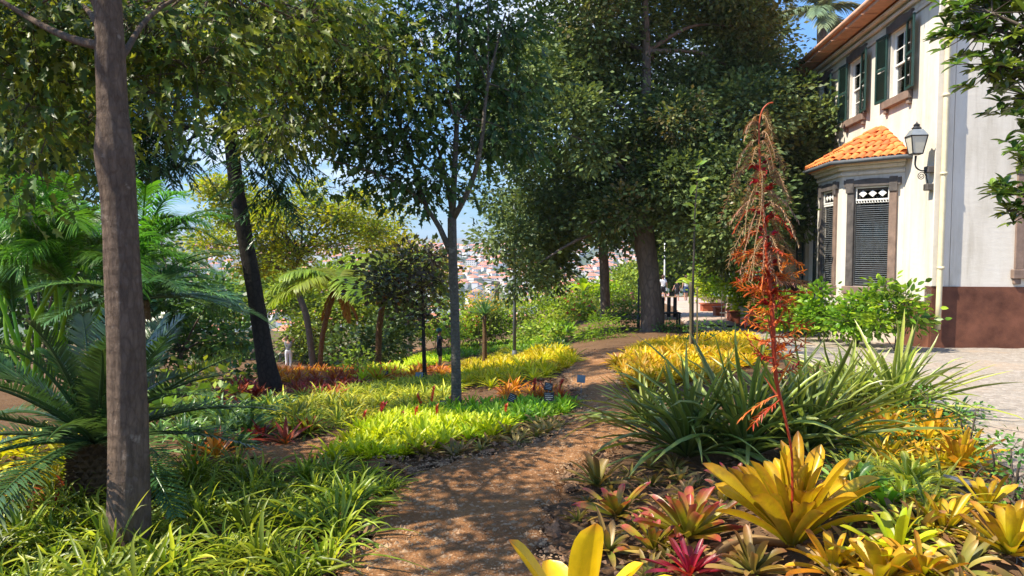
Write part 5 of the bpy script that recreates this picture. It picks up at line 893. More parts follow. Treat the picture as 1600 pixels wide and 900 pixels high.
for k in range(26):
    px, py = [(735, 545), (760, 535), (700, 560), (790, 520), (740, 520), (820, 515), (850, 520), (880, 505), (910, 500), (770, 505), (810, 495), (850, 490), (890, 485), (930, 490), (720, 530), (960, 478), (700, 520), (830, 535), (870, 535), (940, 470), (975, 490), (680, 545), (660, 520), (750, 500), (905, 478), (1000, 478)][k]
    d = at(px, py)[1]; d = min(d, 38); r_ = rng.uniform(15, 22)
    if 640 < px < 740: d = max(d, 34.5); py = 528
    shrub('rose_bush', ['loose leafy bush ', 'airy rose bush with a few blooms '][k % 4 == 0] + ('left of' if px < 740 else 'around' if px < 850 else 'right of' if px < 905 else 'far right of') + ' the grey lamp post, ' + ('front row' if py > 525 else 'second row' if py > 500 else 'back row'), 'rose bush', px, py, d, [(px, py - 14, r_), (px + 14, py - 10, r_ * .8), (px - 13, py - 9, r_ * .8), (px + 3, py - 26, r_ * .6)], 26, 'oval', .16, 12, .2, ['roseleaf', 'wood_mid', 'roseleaf', 'limeshrub'][k % 4], 'rose bushes in the far beds', flowers=(('roseflower' if k % 8 == 0 else 'pinkflower'), 3, .09) if k % 4 == 0 else None)
shrub('feathery_shrub', 'soft feathery bright green shrub beside the big trunk', 'shrub', 940, 535, 17.5, [(940, 512, 24), (920, 520, 18), (960, 520, 18), (950, 495, 14)], 60, 'narrow', .12, 16, .12, 'fuzz', twm='limegreen')
shrub('feathery_shrub', 'small yellow green feathery shrub behind the bronze bromeliads', 'shrub', 905, 540, 19, [(900, 530, 12), (915, 528, 12)], 60, 'narrow', .12, 16, .12, 'fuzz', twm='limegreen')
for px, py, d, bl_, l in [(975, 535, 20, [(970, 500, 18), (960, 490, 16), (985, 490, 18), (975, 515, 16)], 'dark clipped bush left of the big trunk'), (1050, 525, 18.5, [(1048, 512, 14), (1035, 515, 12), (1062, 515, 12)], 'dark low bush right of the big trunk'), (1085, 525, 14, [(1090, 515, 10), (1075, 520, 10), (1100, 512, 12), (1130, 515, 16)], 'green succulent-like bush around the bamboo stakes')]:
    shrub('round_bush', l, 'bush', px, py, d, bl_, 60, 'oval', .08, 12, .1, 'boxleaf', 'low bushes around the big trunk')
shrub('variegated_bush', 'rounded grey green bush between the two tree fern stems', 'bush', 562, 580, at(562, 590)[1], [(560, 568, 22), (545, 575, 15), (580, 572, 15), (562, 552, 13)], 60, 'oval', .09, 14, .12, 'roseleaf')
shrub('dark_undergrowth', 'dark spiky undergrowth behind the light clothed photographer', 'bush', 480, 583, 37.5, [(480, 555, 22), (505, 550, 20), (455, 540, 20), (520, 562, 15), (430, 545, 18), (625, 540, 20), (610, 550, 15)], 10, 'narrow', .5, 10, .3, 'wood_dark')
for k in range(14):
    px = [330, 370, 405, 350, 390, 300, 240, 260, 420, 340, 610, 640, 280, 690][k]; py = [570, 560, 570, 600, 590, 600, 620, 660, 585, 640, 570, 560, 640, 545][k]
    if px in (430, 420, 405, 690, 640): continue
    shrub('understorey_bush', 'shade loving leafy bush ' + ('under the arching palm' if px < 345 else 'by the dark leaning trunk' if px < 480 else 'near the tree ferns') + (', low in front' if py > 595 else ', set further back'), 'bush', px, py, None, [(px, py - 16, 22), (px + 14, py - 8, 18), (px - 15, py - 10, 18)], 40, 'oval', .15, 12, .14, ['wood_dark', 'wood_mid'][k % 2], 'shady bushes under the palms')
# yellow-topped spiky agave
b = at(757, 505); b[1] = 30; b = np.array([W(757, 500, 30)[0], 30, 0]); b[2] = zg(b[0], b[1]); c = W(757, 492, 30)
t_ = leafrosette('yucca', 'stiff spiky yucca in front of yellow flowers and the town view', 'yucca', c, 'datepalm', 44, 1.0, .09, .1, 1.45, .05, 'spiky', 3, .4); part('stem', tube([b - [0, 0, .1], (b + c) / 2, c], [.11, .09, .08], 10, 12, .2), M['fibre'], t_, True)
shrub('yellow_shrub', 'mound of yellow blossom behind the spiky yucca', 'shrub', 750, 490, 31.5, [(745, 468, 16), (765, 466, 14), (775, 478, 12)], 14, 'oval', .14, 14, .2, 'yellowflower')
b = np.array([W(912, 470, 36)[0], 36, 0]); b[2] = zg(b[0], b[1]); c = W(912, 455, 36); t_ = leafrosette('banana_plant', 'broad leaved lime green plant beside the second trunk', 'plant', c, 'limeshrub', 9, 1.3, .34, .5, 1.4, .4, 'broad', 5, .3); part('stem', tube([b - [0, 0, .1], (b + c) / 2, c], [.12, .1, .08], 10, 12, .1), M['limegreen'], t_, True)
b = np.array([W(1080, 455, 40)[0], 40, 0]); b[2] = zg(b[0], 40); c = W(1080, 448, 40); t_ = leafrosette('banana_plant', 'broad leaved plant behind the staked sapling', 'plant', c, 'wood_mid', 9, 1.5, .5, .5, 1.4, .4, 'broad', 5, .3); part('stem', tube([b - [0, 0, .1], (b + c) / 2, c], [.14, .12, .1], 10, 12, .1), M['limegreen'], t_, True)
# sapling tied to bamboo
b = at(1083, 527); b = np.array([W(1082, 525, 13)[0], 13, 0]); b[2] = zg(b[0], 13); k = 13 / F_PX
t = thing('sapling', 'young large leaved sapling tied to bamboo canes in front of the promenade', 'sapling', b); P = [b, W(1082, 480, 13), W(1084, 400, 13), W(1086, 330, 13), W(1092, 258, 13)]; part('stem', tube(P, [.028, .026, .018, .014, .006], 8, 30, .1), M['twig'], t, True)
for y in range(262, 362, 9):
    for s in (-1, 1):
        p = np.array([np.interp(-y, [-525, -480, -400, -330, -258], [q[i] for q in P]) for i in range(3)]); az = rng.uniform(0, 6.28); part('leaf', blades(p + rng.normal(0, .02, 3), [[math.cos(az), math.sin(az), rng.uniform(-.2, .9)]], rng.uniform(.12, .34), rng.uniform(.07, .15), rng.uniform(.1, .6), 'broad', 5, .3, twist=.6), M['youngleaf'], t, True)
for s, y0 in ((-.05, 440), (.07, 448)):
    o = solo('bamboo_cane', tube([b + [s, -.06, -.1], W(1082, y0, 13) + [s, -.06, 0]], .022 if s < 0 else .016, 8, 14, .1), M['bamboo'], b + [s, -.06, 0], True); tag(o, ['thicker', 'thinner'][s > 0] + ' bamboo cane supporting the young sapling', 'cane', 'bamboo canes')
for lab, px, d, h, r_ in (('slim grey lamp post rising behind the roses before the town', 804, 21, (300, 508), .045), ('white slim pole behind the walkers', 1038, 50, (378, 430), .05), ('dark thin pole beside the big trunk', 998, 21, (440, 512), .03)):
    x = W(px, 450, d)[0]; z0 = float(zg(x, d)); t = thing('lamp_post', lab, 'post', (x, d, z0)); zt = W(px, h[0], d)[2]
    part('pole', tube([(x, d, z0 - .1), (x, d, (z0 + zt) / 2), (x, d, zt)], [r_ * 1.1, r_, r_ * .9], 12, 4), M['white_paint' if px == 1038 else 'iron_far'], t, True); part('collar', tube([(x, d, z0), (x, d, z0 + .35)], r_ * 1.6, 12, 2), M['iron_far'], t, True); part('cap', lathe([(r_ * 1.3, 0), (r_ * 1.5, .03), (r_, .08), (.005, .12)], 12, (x, d, zt)), M['iron_far'], t)
# grey wooden post with slanted lid
b = W(1512, 812, 3.6); k = 3.6 / F_PX; t = thing('wooden_post', 'weathered grey wooden post with a slanted ribbed lid among the golden bromeliads', 'post', b)
part('post', bevbox(b[0] - 14 * k, b[0] + 14 * k, b[1] - .05, b[1] + .05, b[2] - .5, b[2] + 50 * k, .008), M['wood_grey'], t); 
for q in range(5): part('slat', rot(bevbox(-.085 + q * .034, -.055 + q * .034, -.08, .08, 0, .014, .003), .2, (b[0], b[1], b[2] + 57 * k), rx=.0, ry=.25), M['wood_grey'], t)
b = np.array([W(1047, 512, 20)[0], 20, 0]); b[2] = zg(b[0], b[1]); t = thing('wooden_bench', 'small dark bench with a high back in the shade right of the big trunk', 'bench', b)
for x in (-.22, .22):
    for y in (-.15, .15): part('leg', bevbox(b[0] + x - .025, b[0] + x + .025, b[1] + y - .025, b[1] + y + .025, b[2], b[2] + .42, .004), M['iron'], t)
for q in range(3): part('seat', bevbox(b[0] - .27, b[0] + .27, b[1] - .18 + q * .12, b[1] - .08 + q * .12, b[2] + .421, b[2] + .45, .004), M['iron'], t)
for q in range(3): part('back_slat', bevbox(b[0] - .22 + q * .17, b[0] - .12 + q * .17, b[1] + .176, b[1] + .2, b[2] + .3, b[2] + .85, .004), M['iron'], t)
# ---------------------------------------------------------------- the house (its own frame: y runs away along the facade, x to the right along the gable)
HA = -math.atan2(.111, .994); HO = (7.7, 13.4, 0.0)
H = thing('house', 'white two storey house with dark green shutters, bay window and oxide red base', 'house', HO, None, HA)
def wall(u0, u1, z0, z1, holes, th=.3):             # a wall in (u, depth, z) with openings
    us = sorted({u0, u1, *[h[0] for h in holes], *[h[1] for h in holes]}); zs = sorted({z0, z1, *[h[2] for h in holes], *[h[3] for h in holes]}); gs = []
    for a, b_ in zip(us[:-1], us[1:]):
        for c_, d_ in zip(zs[:-1], zs[1:]):
            if not any(h[0] <= a + 1e-6 and b_ <= h[1] + 1e-6 and h[2] <= c_ + 1e-6 and d_ <= h[3] + 1e-6 for h in holes): gs.append(box(a, b_, 0, th, c_, d_))
    return join(gs)
UW = [(1.7, 4.68, 6.05), (4.15, 4.68, 6.05), (6.6, 4.68, 6.05), (9.05, 4.68, 6.05)]
FL = 13.0
holes = [(-(y + .46), -(y - .46), a, b_) for y, a, b_ in UW] + [(-8.1, -7.1, .1, 2.75), (-4.6, -1.5, .3, 3.2)]
part('wall', rot(wall(-FL, 0, .58, 6.6, holes), -math.pi / 2), M['stucco'], H)     # facade
part('base', rot(wall(-FL, 0, -1.2, .579, [(-8.1, -7.1, .1, .579), (-4.6, -1.5, .3, .579)], .32), -math.pi / 2, (-.02, 0, 0)), M['oxide'], H)
part('wall', wall(.31, 9, .88, 6.6, [(1.55, 2.45, 1.2, 2.9)]), M['stucco'], H)      # gable
part('base', rot(wall(.0, 9, -1.2, .879, [], .3), 0, (0, -.025, 0)), M['oxide'], H)
part('wall', box(9.001, 9.3, .0, FL, -1, 6.6), M['stucco'], H); part('wall', box(.31, 9, FL - .3, FL, -1, 6.6), M['stucco'], H)
part('corner_strip', bevbox(-.02, .2, -.04, -.002, .882, 6.59, .01), M['stucco'], H)
for z, o_ in ((6.1, .035), (6.3, .08), (6.45, .14)): part('cornice', bevbox(-o_, -.002, -.06, FL, z, z + .08, .015), M['stucco'], H)
for z, o_ in ((6.3, .05), (6.45, .09)): part('cornice', bevbox(.25, 9.3, -.002 - o_, -.002, z, z + .08, .015), M['stucco'], H)
part('soffit', join([prism([(-.48, -.14), (9.8, -.14), (9.8, -.002), (-.15, -.002)], 6.56, 6.63), prism([(-.48, -.002), (-.15, -.002), (-.15, FL + .5), (-.48, FL + .5)], 6.561, 6.631)]), M['soffit'], H)
part('gutter', rot(tube([(-.52, -.16, 6.7), (-.52, 5, 6.7), (-.52, FL + .5, 6.7)], .055, 10, 3), 0), M['soffit'], H, True)
for k in range(14): part('gutter_bracket', bevbox(-.54, -.2, .4 + k, .42 + k, 6.535, 6.557, .004), M['soffit'], H)
rf = part('roof', (np.array([(-.5, -.16, 6.72), (9.9, -.16, 6.72), (9.9, FL + .6, 6.72), (-.5, FL + .6, 6.72), (4.6, 4.5, 8.9), (4.6, FL - 4.5, 8.9), (-.5, -.16, 6.64), (9.9, -.16, 6.64), (9.9, FL + .6, 6.64), (-.5, FL + .6, 6.64)]), [np.array([(1, 2, 5, 4), (3, 0, 4, 5), (7, 6, 9, 8), (0, 1, 7, 6), (1, 2, 8, 7), (2, 3, 9, 8), (3, 0, 6, 9)]), np.array([(0, 1, 4), (2, 3, 5)])]), M['tile'], H)
part('downpipe', tube([(.1, -.12, 6.5), (.1, -.12, 3), (.08, -.12, .1)], .048, 12, 12), M['cream'], H, True)
for z in (1.2, 2.9, 4.3, 5.6): part('pipe_clip', tube([(.1, -.12, z), (.1, -.12, z + .05)], .06, 12, 2), M['cream'], H, True)
part('downpipe', tube([(-.72, 2.9, 6.6), (-.4, 2.9, 6.3), (-.07, 2.9, 6.0), (-.06, 2.95, 5.4)], .001, 6, 4), M['cream'], H) if False else None
def arch(w, z0, z1, rise, y0, y1, ear=.05):
    n = 9; u = np.linspace(-w / 2, w / 2, n); top = z1 + rise * np.cos(u / w * np.pi) ; top[0] = top[-1] = z1 + ear; V = []
    for y in (y0, y1):
        V += [(a, y, z0) for a in u] + [(a, y, b_) for a, b_ in zip(u, top)]
    Q = []
    for k in range(n - 1): Q += [(k, k + 1, n + k + 1, n + k), (2 * n + k + 1, 2 * n + k, 3 * n + k, 3 * n + k + 1), (n + k, n + k + 1, 3 * n + k + 1, 3 * n + k), (k + 1, k, 2 * n + k, 2 * n + k + 1)]
    Q += [(0, n, 3 * n, 2 * n), (n - 1, 3 * n - 1, 4 * n - 1, 2 * n - 1)]; return np.array(V, float), [np.array(Q)]
def shutter(w, h, slope=.5):
    gs = [bevbox(0, .05, -.02, .02, 0, h, .004), bevbox(w - .05, w, -.02, .02, 0, h, .004)] + [bevbox(.051, w - .051, -.018, .018, a, a + .06, .004) for a in (0, h / 2 - .03, h - .06)]
    z = .075
    while z < h - .075:
        if abs(z - h / 2) > .045: gs.append(rot(box(.051, w - .051, -.018, .018, -.003, .003), 0, (0, 0, z), rx=.65))
        z += .034
    return join(gs)
def sash_window(c, th_, w, h, shut=(0, 0), lint=True, sill='sandstone', curt=True, frame='white_paint', jamb=None):
    """c = centre bottom of the opening in the house frame, th_ = turn about z"""
    P = lambda g: rot(g, th_, c)
    wn = thing('window', None, None, (0, 0, 0)); wn.parent = H; OFF[wn.name] = np.zeros(3); wn.location = (0, 0, 0)
    hw = w / 2
    part('frame', P(join([bevbox(-hw, -hw + .05, .06, .14, 0, h, .004), bevbox(hw - .05, hw, .06, .14, 0, h, .004), bevbox(-hw + .051, hw - .051, .06, .14, 0, .05, .004), bevbox(-hw + .051, hw - .051, .06, .14, h - .05, h, .004)])), M[frame], wn)
    for k, (z0, z1, y) in enumerate(((.051, h / 2 + .02, .11), (h / 2 - .02, h - .051, .075))):
        a, b_ = -hw + .052, hw - .052; gs = [box(a, a + .035, y - .015, y + .015, z0, z1), box(b_ - .035, b_, y - .015, y + .015, z0, z1), box(a + .036, b_ - .036, y - .015, y + .015, z0, z0 + .035), box(a + .036, b_ - .036, y - .015, y + .015, z1 - .035, z1)]
        gs += [box(-.011, .011, y - .012, y + .012, z0 + .036, z1 - .036), box(a + .036, -.012, y - .012, y + .012, (z0 + z1) / 2 - .01, (z0 + z1) / 2 + .01), box(.012, b_ - .036, y - .012, y + .012, (z0 + z1) / 2 - .01, (z0 + z1) / 2 + .01)]
        part('sash', P(join(gs)), M[frame], wn)
        for u0, u1 in ((a + .036, -.012), (.012, b_ - .036)):
            for q0, q1 in ((z0 + .036, (z0 + z1) / 2 - .011), ((z0 + z1) / 2 + .011, z1 - .036)): part('pane', P(box(u0, u1, y - .002, y + .002, q0, q1)), M['glass'], wn)
    if curt:
        for s in (-1, 1):
            u = np.linspace(0, .42 * w, 26); yy = .2 + .018 * np.sin(u * 70); V = np.array([(s * (hw - .05) - s * a, b_, z) for z in (.03, h - .03) for a, b_ in zip(u, yy)]); k = np.arange(25)
            part('curtain', P((V, [np.stack([k, k + 1, k + 27, k + 26], 1)])), M['curtain'], wn)
    part('room_shade_panel', P(join([box(-hw - .3, hw + .3, .9, .92, -.3, h + .3)])), M['dark_room'], wn)  # near-black panel set behind the opening, its colour standing in for the unlit room
    if lint: part('lintel', P(arch(w + .32, h + .002, h + .14, .07, -.06, .02)), M['basalt'], wn)
    if jamb: 
        for s, m_ in ((-1, jamb[0]), (1, jamb[1])): part('jamb', P(bevbox(min(s * hw, s * (hw + .15)), max(s * hw, s * (hw + .15)), -.05, .05, 0, h, .006)), M[m_], wn)
    if sill: part('sill', P(join([bevbox(-hw - .2, hw + .2, -.1, .04, -.17, -.002, .012), bevbox(-hw - .17, -hw - .05, -.07, .0, -.27, -.172, .01), bevbox(hw + .05, hw + .17, -.07, .0, -.27, -.172, .01)])), M[sill], wn)
    if shut[0] is not None:
        sw = w / 2 + .02
        for s in (-1, 1):
            a = shut[0] if s < 0 else shut[1]; g = rot(shutter(sw, h + .02), -a if s > 0 else math.pi + a, (0, 0, 0)); g = rot(g, 0, (s * (hw + .015), -.075, -.01)); part('shutter', P(g), M['green_paint'], wn)
    return wn
for k, (y, a, b_) in enumerate(UW): sash_window((0, y, a), -math.pi / 2, .92, b_ - a, (.1, .12) if k == 0 else (.08, .14))
gw = sash_window((2.0, 0, 1.2), 0, .9, 1.7, (None, None), True, 'sandstone', jamb=('sandstone', 'sandstone'))
for s in (0, 1): part('shutter', rot(rot(shutter(.44, 1.66), 0, (-.445 + .45 * s, .04, .02)), 0, (2.0, 0, 1.2)), M['green_paint'], gw)
# door under the far windows
part('door', rot(join([bevbox(-.5, -.04, .1, .16, .1, 2.7, .01), bevbox(.04, .5, .1, .16, .1, 2.7, .01)]), -math.pi / 2, (0, 7.6, 0)), M['white_paint'], H)
for s in (-1, 1): part('shutter', rot(rot(shutter(.5, 2.6), -.1 if s > 0 else math.pi + .1, (s * .52, -.06, .1)), -math.pi / 2, (0, 7.6, 0)), M['green_paint'], H)
# bay window
BZ0, BZ1 = -.9, 3.36
ang = [(-math.pi / 4, (0, 1.3), (-.9, 2.2)), (-math.pi / 2, (-.9, 2.2), (-.9, 3.9)), (-3 * math.pi / 4, (-.9, 3.9), (0, 4.8))]
for k, (a, A0, A1) in enumerate(ang):
    A0, A1 = np.array(A0), np.array(A1); L = np.linalg.norm(A1 - A0); c = ((A0 + A1) / 2)[0], ((A0 + A1) / 2)[1], 0; ow = .36 if k != 1 else .42
    part('bay_wall', rot(wall(-L / 2, L / 2, BZ0, BZ1, [(-ow, ow, .78, 2.86)], .22), a, c), M['stucco'], H)
    part('bay_panel', rot(join([bevbox(-L / 2 + .08, L / 2 - .08, -.045, -.001, .18, .55, .01), bevbox(-L / 2 - .02, L / 2 + .02, -.06, -.001, -.02, .12, .01)]), a, c), M['stucco'], H)
    for q in range(6):
        aa = np.linspace(0, 2 * np.pi, 14); u0 = -L / 2 + .2 + q * (L - .4) / 5; part('scroll', rot(tube(np.stack([u0 + .075 * np.cos(aa), np.full(14, -.055), .365 + .12 * np.sin(aa)], 1), .012, 5, cap=False), a, c), M['white_paint'], H)
    for z, o_ in ((3.1, .04), (3.22, .09), (3.3, .16)): part('bay_cornice', rot(bevbox(-L / 2 - o_ * .4, L / 2 + o_ * .4, -o_, -.001, z + .002 * k, z + .075 + .002 * k, .012), a, c), M['stucco'], H)
    wn = sash_window((c[0], c[1], .78), a, ow * 2, 2.08, (None, None), False, 'sandstone', False, 'basalt', jamb=('basalt', 'sandstone'))
    P = lambda g: rot(g, a, (c[0], c[1], .78))
    part('lintel', P(arch(ow * 2 + .44, 2.081, 2.18, .06, -.062, .04)), M['basalt'], wn)
    for s in (-1, 1): part('capital', P(bevbox(min(s * (ow - .0), s * (ow + .17)), max(s * ow, s * (ow + .17)), -.075, -.0505, 1.95, 2.25, .008)), M['basalt'], wn)
    part('transom', P(join([bevbox(-ow + .01, ow - .01, .0, .03, 1.79, 1.82, .004), bevbox(-ow + .01, ow - .01, .0, .03, 2.045, 2.075, .004), bevbox(-ow + .01, -ow + .04, .0, .03, 1.821, 2.044, .004), bevbox(ow - .04, ow - .01, .0, .03, 1.821, 2.044, .004)])), M['white_paint'], wn)
    for q in range(3):
        u0 = (q - 1) * .2; part('diamond', P((np.array([(u0 - .085, .012, 1.93), (u0, .012, 1.86), (u0 + .085, .012, 1.93), (u0, .012, 2.0), (u0 - .085, .022, 1.93), (u0, .022, 1.86), (u0 + .085, .022, 1.93), (u0, .022, 2.0)]), [np.array([(0, 1, 2, 3), (7, 6, 5, 4), (0, 4, 5, 1), (1, 5, 6, 2), (2, 6, 7, 3), (3, 7, 4, 0)])])), M['white_paint'], wn)
    lc_ = []
    for q in range(12):
        u0 = -ow + .05 + q * (2 * ow - .1) / 11; aa = np.linspace(0, 2 * np.pi, 10); lc_.append(tube(np.stack([u0 + .028 * np.cos(aa), np.full(10, .012), 1.765 + .028 * np.sin(aa)], 1), .009, 5, cap=False))
    part('lace_trim', P(join(lc_)), M['white_paint'], wn)
    for q in range(40): 
        z = .05 + q * .043
        if z < 1.72: part('blind_slat', P(rot(box(-ow + .03, ow - .03, -.019, .019, -.0015, .0015), 0, (0, .03, z), rx=.5)), M['iron_far'], wn)
# bay roof
apex = np.array([.0, 2.6, 4.16]); ev = [(.0, 1.02, 3.4), (-.13, 1.02, 3.4), (-1.14, 2.08, 3.4), (-1.14, 4.02, 3.4), (-.13, 5.08, 3.4), (.0, 5.08, 3.4)]; ev = np.array(ev)
V = np.vstack([ev, ev - [0, 0, .05], [apex]]); Qs = [(k, k + 1, k + 7, k + 6) for k in range(5)]; rf = part('bay_roof', (V, [np.array(Qs), np.array([(k + 1, k, 12) for k in range(5)]), np.array([[6, 7, 8, 9, 10, 11]])]), M['tile'], H)
a = np.linspace(0, np.pi, 6); tl = []
for yy, r_ in ((0, .085), (.3, .068)): tl += [(r_ * math.cos(q), yy, .75 * r_ * math.sin(q) + (.012 if yy == 0 else 0)) for q in a]
for yy, r_ in ((0, .072), (.3, .055)): tl += [(r_ * math.cos(q), yy, .75 * r_ * math.sin(q) + (.012 if yy == 0 else 0)) for q in a]
Q = [(k, k + 1, k + 7, k + 6) for k in range(5)] + [(12 + k + 1, 12 + k, 18 + k, 19 + k) for k in range(5)] + [(k + 1, k, 12 + k, 13 + k) for k in range(5)]
TM = mesh('tile', np.array(tl), [np.array(Q)], M['tile'], None, True)
def tiles(E0, E1, A, parent, sp=.155, rl=.24):
    e = nrm(E1 - E0); nn = nrm(np.cross(E1 - E0, A - E0)); nn = nn if nn[2] > 0 else -nn; s = nrm(np.cross(nn, e)); s = s if s[2] > 0 else -s; L = np.linalg.norm(E1 - E0); h = (A - E0) @ s; ax = (A - E0) @ e
    r_ = 0
    while r_ * rl < h - .1:
        v = r_ * rl; f = v / h; a0, a1 = ax * f, L + (ax - L) * f; n = max(1, int(round((a1 - a0) / sp)))
        for q in range(n):
            p = E0 + e * (a0 + (q + .5) * (a1 - a0) / n) + s * (v - .03) + nn * (.002 + rng.uniform(0, .008)); o = obj('tile', TM, parent); rx = np.cross(s, nn); Mx = Matrix(((rx[0], s[0], nn[0], p[0]), (rx[1], s[1], nn[1], p[1]), (rx[2], s[2], nn[2], p[2]), (0, 0, 0, 1))); o.matrix_local = Mx @ Matrix.Rotation(rng.normal(0, .04), 4, 'Z')
        r_ += 1
tiles(ev[1], ev[2], apex, rf); tiles(ev[2], ev[3], apex, rf); tiles(ev[3], ev[4], apex, rf)
for q in (ev[1], ev[2], ev[3], ev[4]): 
    for k in range(int(np.linalg.norm(apex - q) / .26)):
        d = nrm(apex - q); p = q + d * (.02 + k * .26) + [0, 0, .05]; s = d; nn = nrm(np.cross(np.cross(d, [0, 0, 1.]), d)); rx = np.cross(s, nn); o = obj('tile', TM, rf); o.matrix_local = Matrix(((rx[0], s[0], nn[0], p[0]), (rx[1], s[1], nn[1], p[1]), (rx[2], s[2], nn[2], p[2]), (0, 0, 0, 1)))
part('bay_gutter', tube([ev[0] + [0, -.03, -.03], ev[1] + [-.02, -.03, -.03], ev[2] + [-.05, -.02, -.03], ev[3] + [-.05, .02, -.03], ev[4] + [-.02, .03, -.03]], .045, 8), M['iron_far'], H, True)
# flashing mortar along the bay roof
part('flashing', join([rot(bevbox(0, 2.2, -.02, .02, 0, .07, .01), 0, (0, 0, 0))]), M['stucco'], H) if False else None
part('flashing', tube([ev[0] + [-.01, 0, .03], apex + [-.01, 0, .03], ev[5] + [-.01, 0, .03]], .035, 6), M['stucco'], H)
part('terrace', bevbox(-1.6, -.05, 5.0, 12, -1.2, -.25, .03), M['concrete'], H)
# wall lantern
def hl(x, y, z): c, s = math.cos(HA), math.sin(HA); return np.array([HO[0] + c * x - s * y, HO[1] + s * x + c * y, HO[2] + z])
lo = hl(-.02, .12, 3.1); t = thing('wall_lantern', 'old iron and glass street lantern on a scrolled arm at the house corner', 'lantern', lo)
cx = hl(-.32, .05, 3.28); wx = hl(-.0, .1, 3.02)
for z in (3.02, 2.7): c_ = hl(-.03, .1, z); part('wall_block', rot(bevbox(-.09, .12, -.09, .09, -.06, .06, .01), HA, c_), M['basalt'], t)
part('arm', tube([hl(-.05, .1, 3.02), hl(-.2, .08, 3.0), hl(-.32, .05, 3.08), hl(-.32, .05, 3.27)], [.014, .014, .014, .02], 8, 16), M['iron'], t, True)
aa = np.linspace(0, 4.2 * np.pi, 40); rr_ = .07 * (1 - aa / (4.4 * np.pi)) + .008; base_ = hl(-.2, .08, 2.9); part('scroll', tube(np.stack([base_[0] + rr_ * np.cos(aa), np.full(40, base_[1]), base_[2] + rr_ * np.sin(aa)], 1), .007, 6), M['iron'], t, True)
part('brace', tube([hl(-.05, .1, 2.7), hl(-.1, .09, 2.85), hl(-.13, .08, 3.0)], .01, 6, 10), M['iron'], t, True)
def fr4(z0, r0, z1, r1): 
    a = np.array([math.pi / 4 + HA + k * math.pi / 2 for k in range(4)]); V = [(cx[0] + r * math.cos(q), cx[1] + r * math.sin(q), cx[2] + z) for z, r in ((z0, r0), (z1, r1)) for q in a]; return np.array(V)
V = fr4(.02, .12, .34, .2); part('glass', (V, [np.array([(0, 1, 5, 4), (1, 2, 6, 5), (2, 3, 7, 6), (3, 0, 4, 7), (3, 2, 1, 0)])]), M['lampglass'], t)
part('lamp_frame', join([tubes(V[:4], V[4:], .011, .011, 6)[:2], tubes(V[4:], V[[5, 6, 7, 4]], .012, .012, 6)[:2], tubes(V[:4], V[[1, 2, 3, 0]], .012, .012, 6)[:2]]), M['iron'], t)
V = fr4(.35, .21, .46, .12); part('cap', (V, [np.array([(0, 1, 5, 4), (1, 2, 6, 5), (2, 3, 7, 6), (3, 0, 4, 7), (3, 2, 1, 0), (4, 5, 6, 7)])]), M['greymetal'], t)
part('finial', lathe([(.06, 0), (.09, .02), (.05, .06), (.055, .09), (.015, .12), (.004, .15)], 12, (cx[0], cx[1], cx[2] + .461)), M['iron'], t)
part('candle', lathe([(.02, 0), (.025, .1), (.03, .14), (.01, .2)], 10, (cx[0], cx[1], cx[2] + .03)), M['cream'], t)
# white garden chair on the terrace and dark gate behind the shrubs
b = hl(-.9, 7.2, -.25); t = thing('garden_chair', 'white garden chair on the terrace behind the tall flower spike', 'chair', b)
for x in (-.22, .22):
    for y in (-.2, .2): part('leg', tube([b + [x, y, 0], b + [x * .9, y * .9, .44]], .018, 8, 2), M['white_paint'], t)
part('seat', lathe([(.2, 0), (.26, .01), (.26, .035), (.2, .04)], 20, b + [0, 0, .44]), M['white_paint'], t)
aa = np.linspace(-.3, math.pi + .3, 16); part('back_frame', tube(np.stack([b[0] + .26 * np.cos(aa), b[1] + .2 * np.ones(16), b[2] + .62 + .28 * np.sin(aa)], 1), .016, 7), M['white_paint'], t, True)
for x in (-.14, -.07, 0, .07, .14): part('back_slat', tube([b + [x, .2, .48], b + [x, .2, .86]], .009, 6, 2), M['white_paint'], t)
b = np.array([7.6, 24.5, 0]); b[2] = zg(7.6, 24.5); t = thing('iron_fence', 'dark iron railing behind the lime shrubs of the promenade', 'fence', b)
for z in (.25, 1.5): part('rail', box(b[0] - .6, b[0] + 1.0, b[1] - .02, b[1] + .02, b[2] + z, b[2] + z + .04), M['greymetal'], t)
for k in range(14): part('bar', tube([b + [-.55 + k * .12, 0, 0], b + [-.55 + k * .12, 0, 1.75]], .012, 6, 2), M['greymetal'], t)

# ---------------------------------------------------------------- people
def skin(verts, edges, radii, sub=2, root=0):
    me = bpy.data.meshes.new('tmp'); me.from_pydata([tuple(v) for v in verts], edges, []); o = bpy.data.objects.new('tmp', me); COL.objects.link(o); o.modifiers.new('s', 'SKIN'); sv = me.skin_vertices[0].data if me.skin_vertices else None
    if sv is None: bpy.context.view_layer.update(); sv = me.skin_vertices[0].data
    for k, r_ in enumerate(radii): sv[k].radius = (r_, r_) if not isinstance(r_, tuple) else r_; sv[k].use_root = (k == root)
    m_ = o.modifiers.new('u', 'SUBSURF'); m_.levels = sub; m_.render_levels = sub; dg = bpy.context.evaluated_depsgraph_get(); ev_ = o.evaluated_get(dg); r = bpy.data.meshes.new_from_object(ev_)
    V = np.array([v.co[:] for v in r.vertices]); q = [p.vertices[:] for p in r.polygons if len(p.vertices) == 4]; tr_ = [p.vertices[:] for p in r.polygons if len(p.vertices) == 3]; bpy.data.objects.remove(o); bpy.data.meshes.remove(me); bpy.data.meshes.remove(r)
    return V, [np.array(x) for x in (q, tr_) if len(x)]
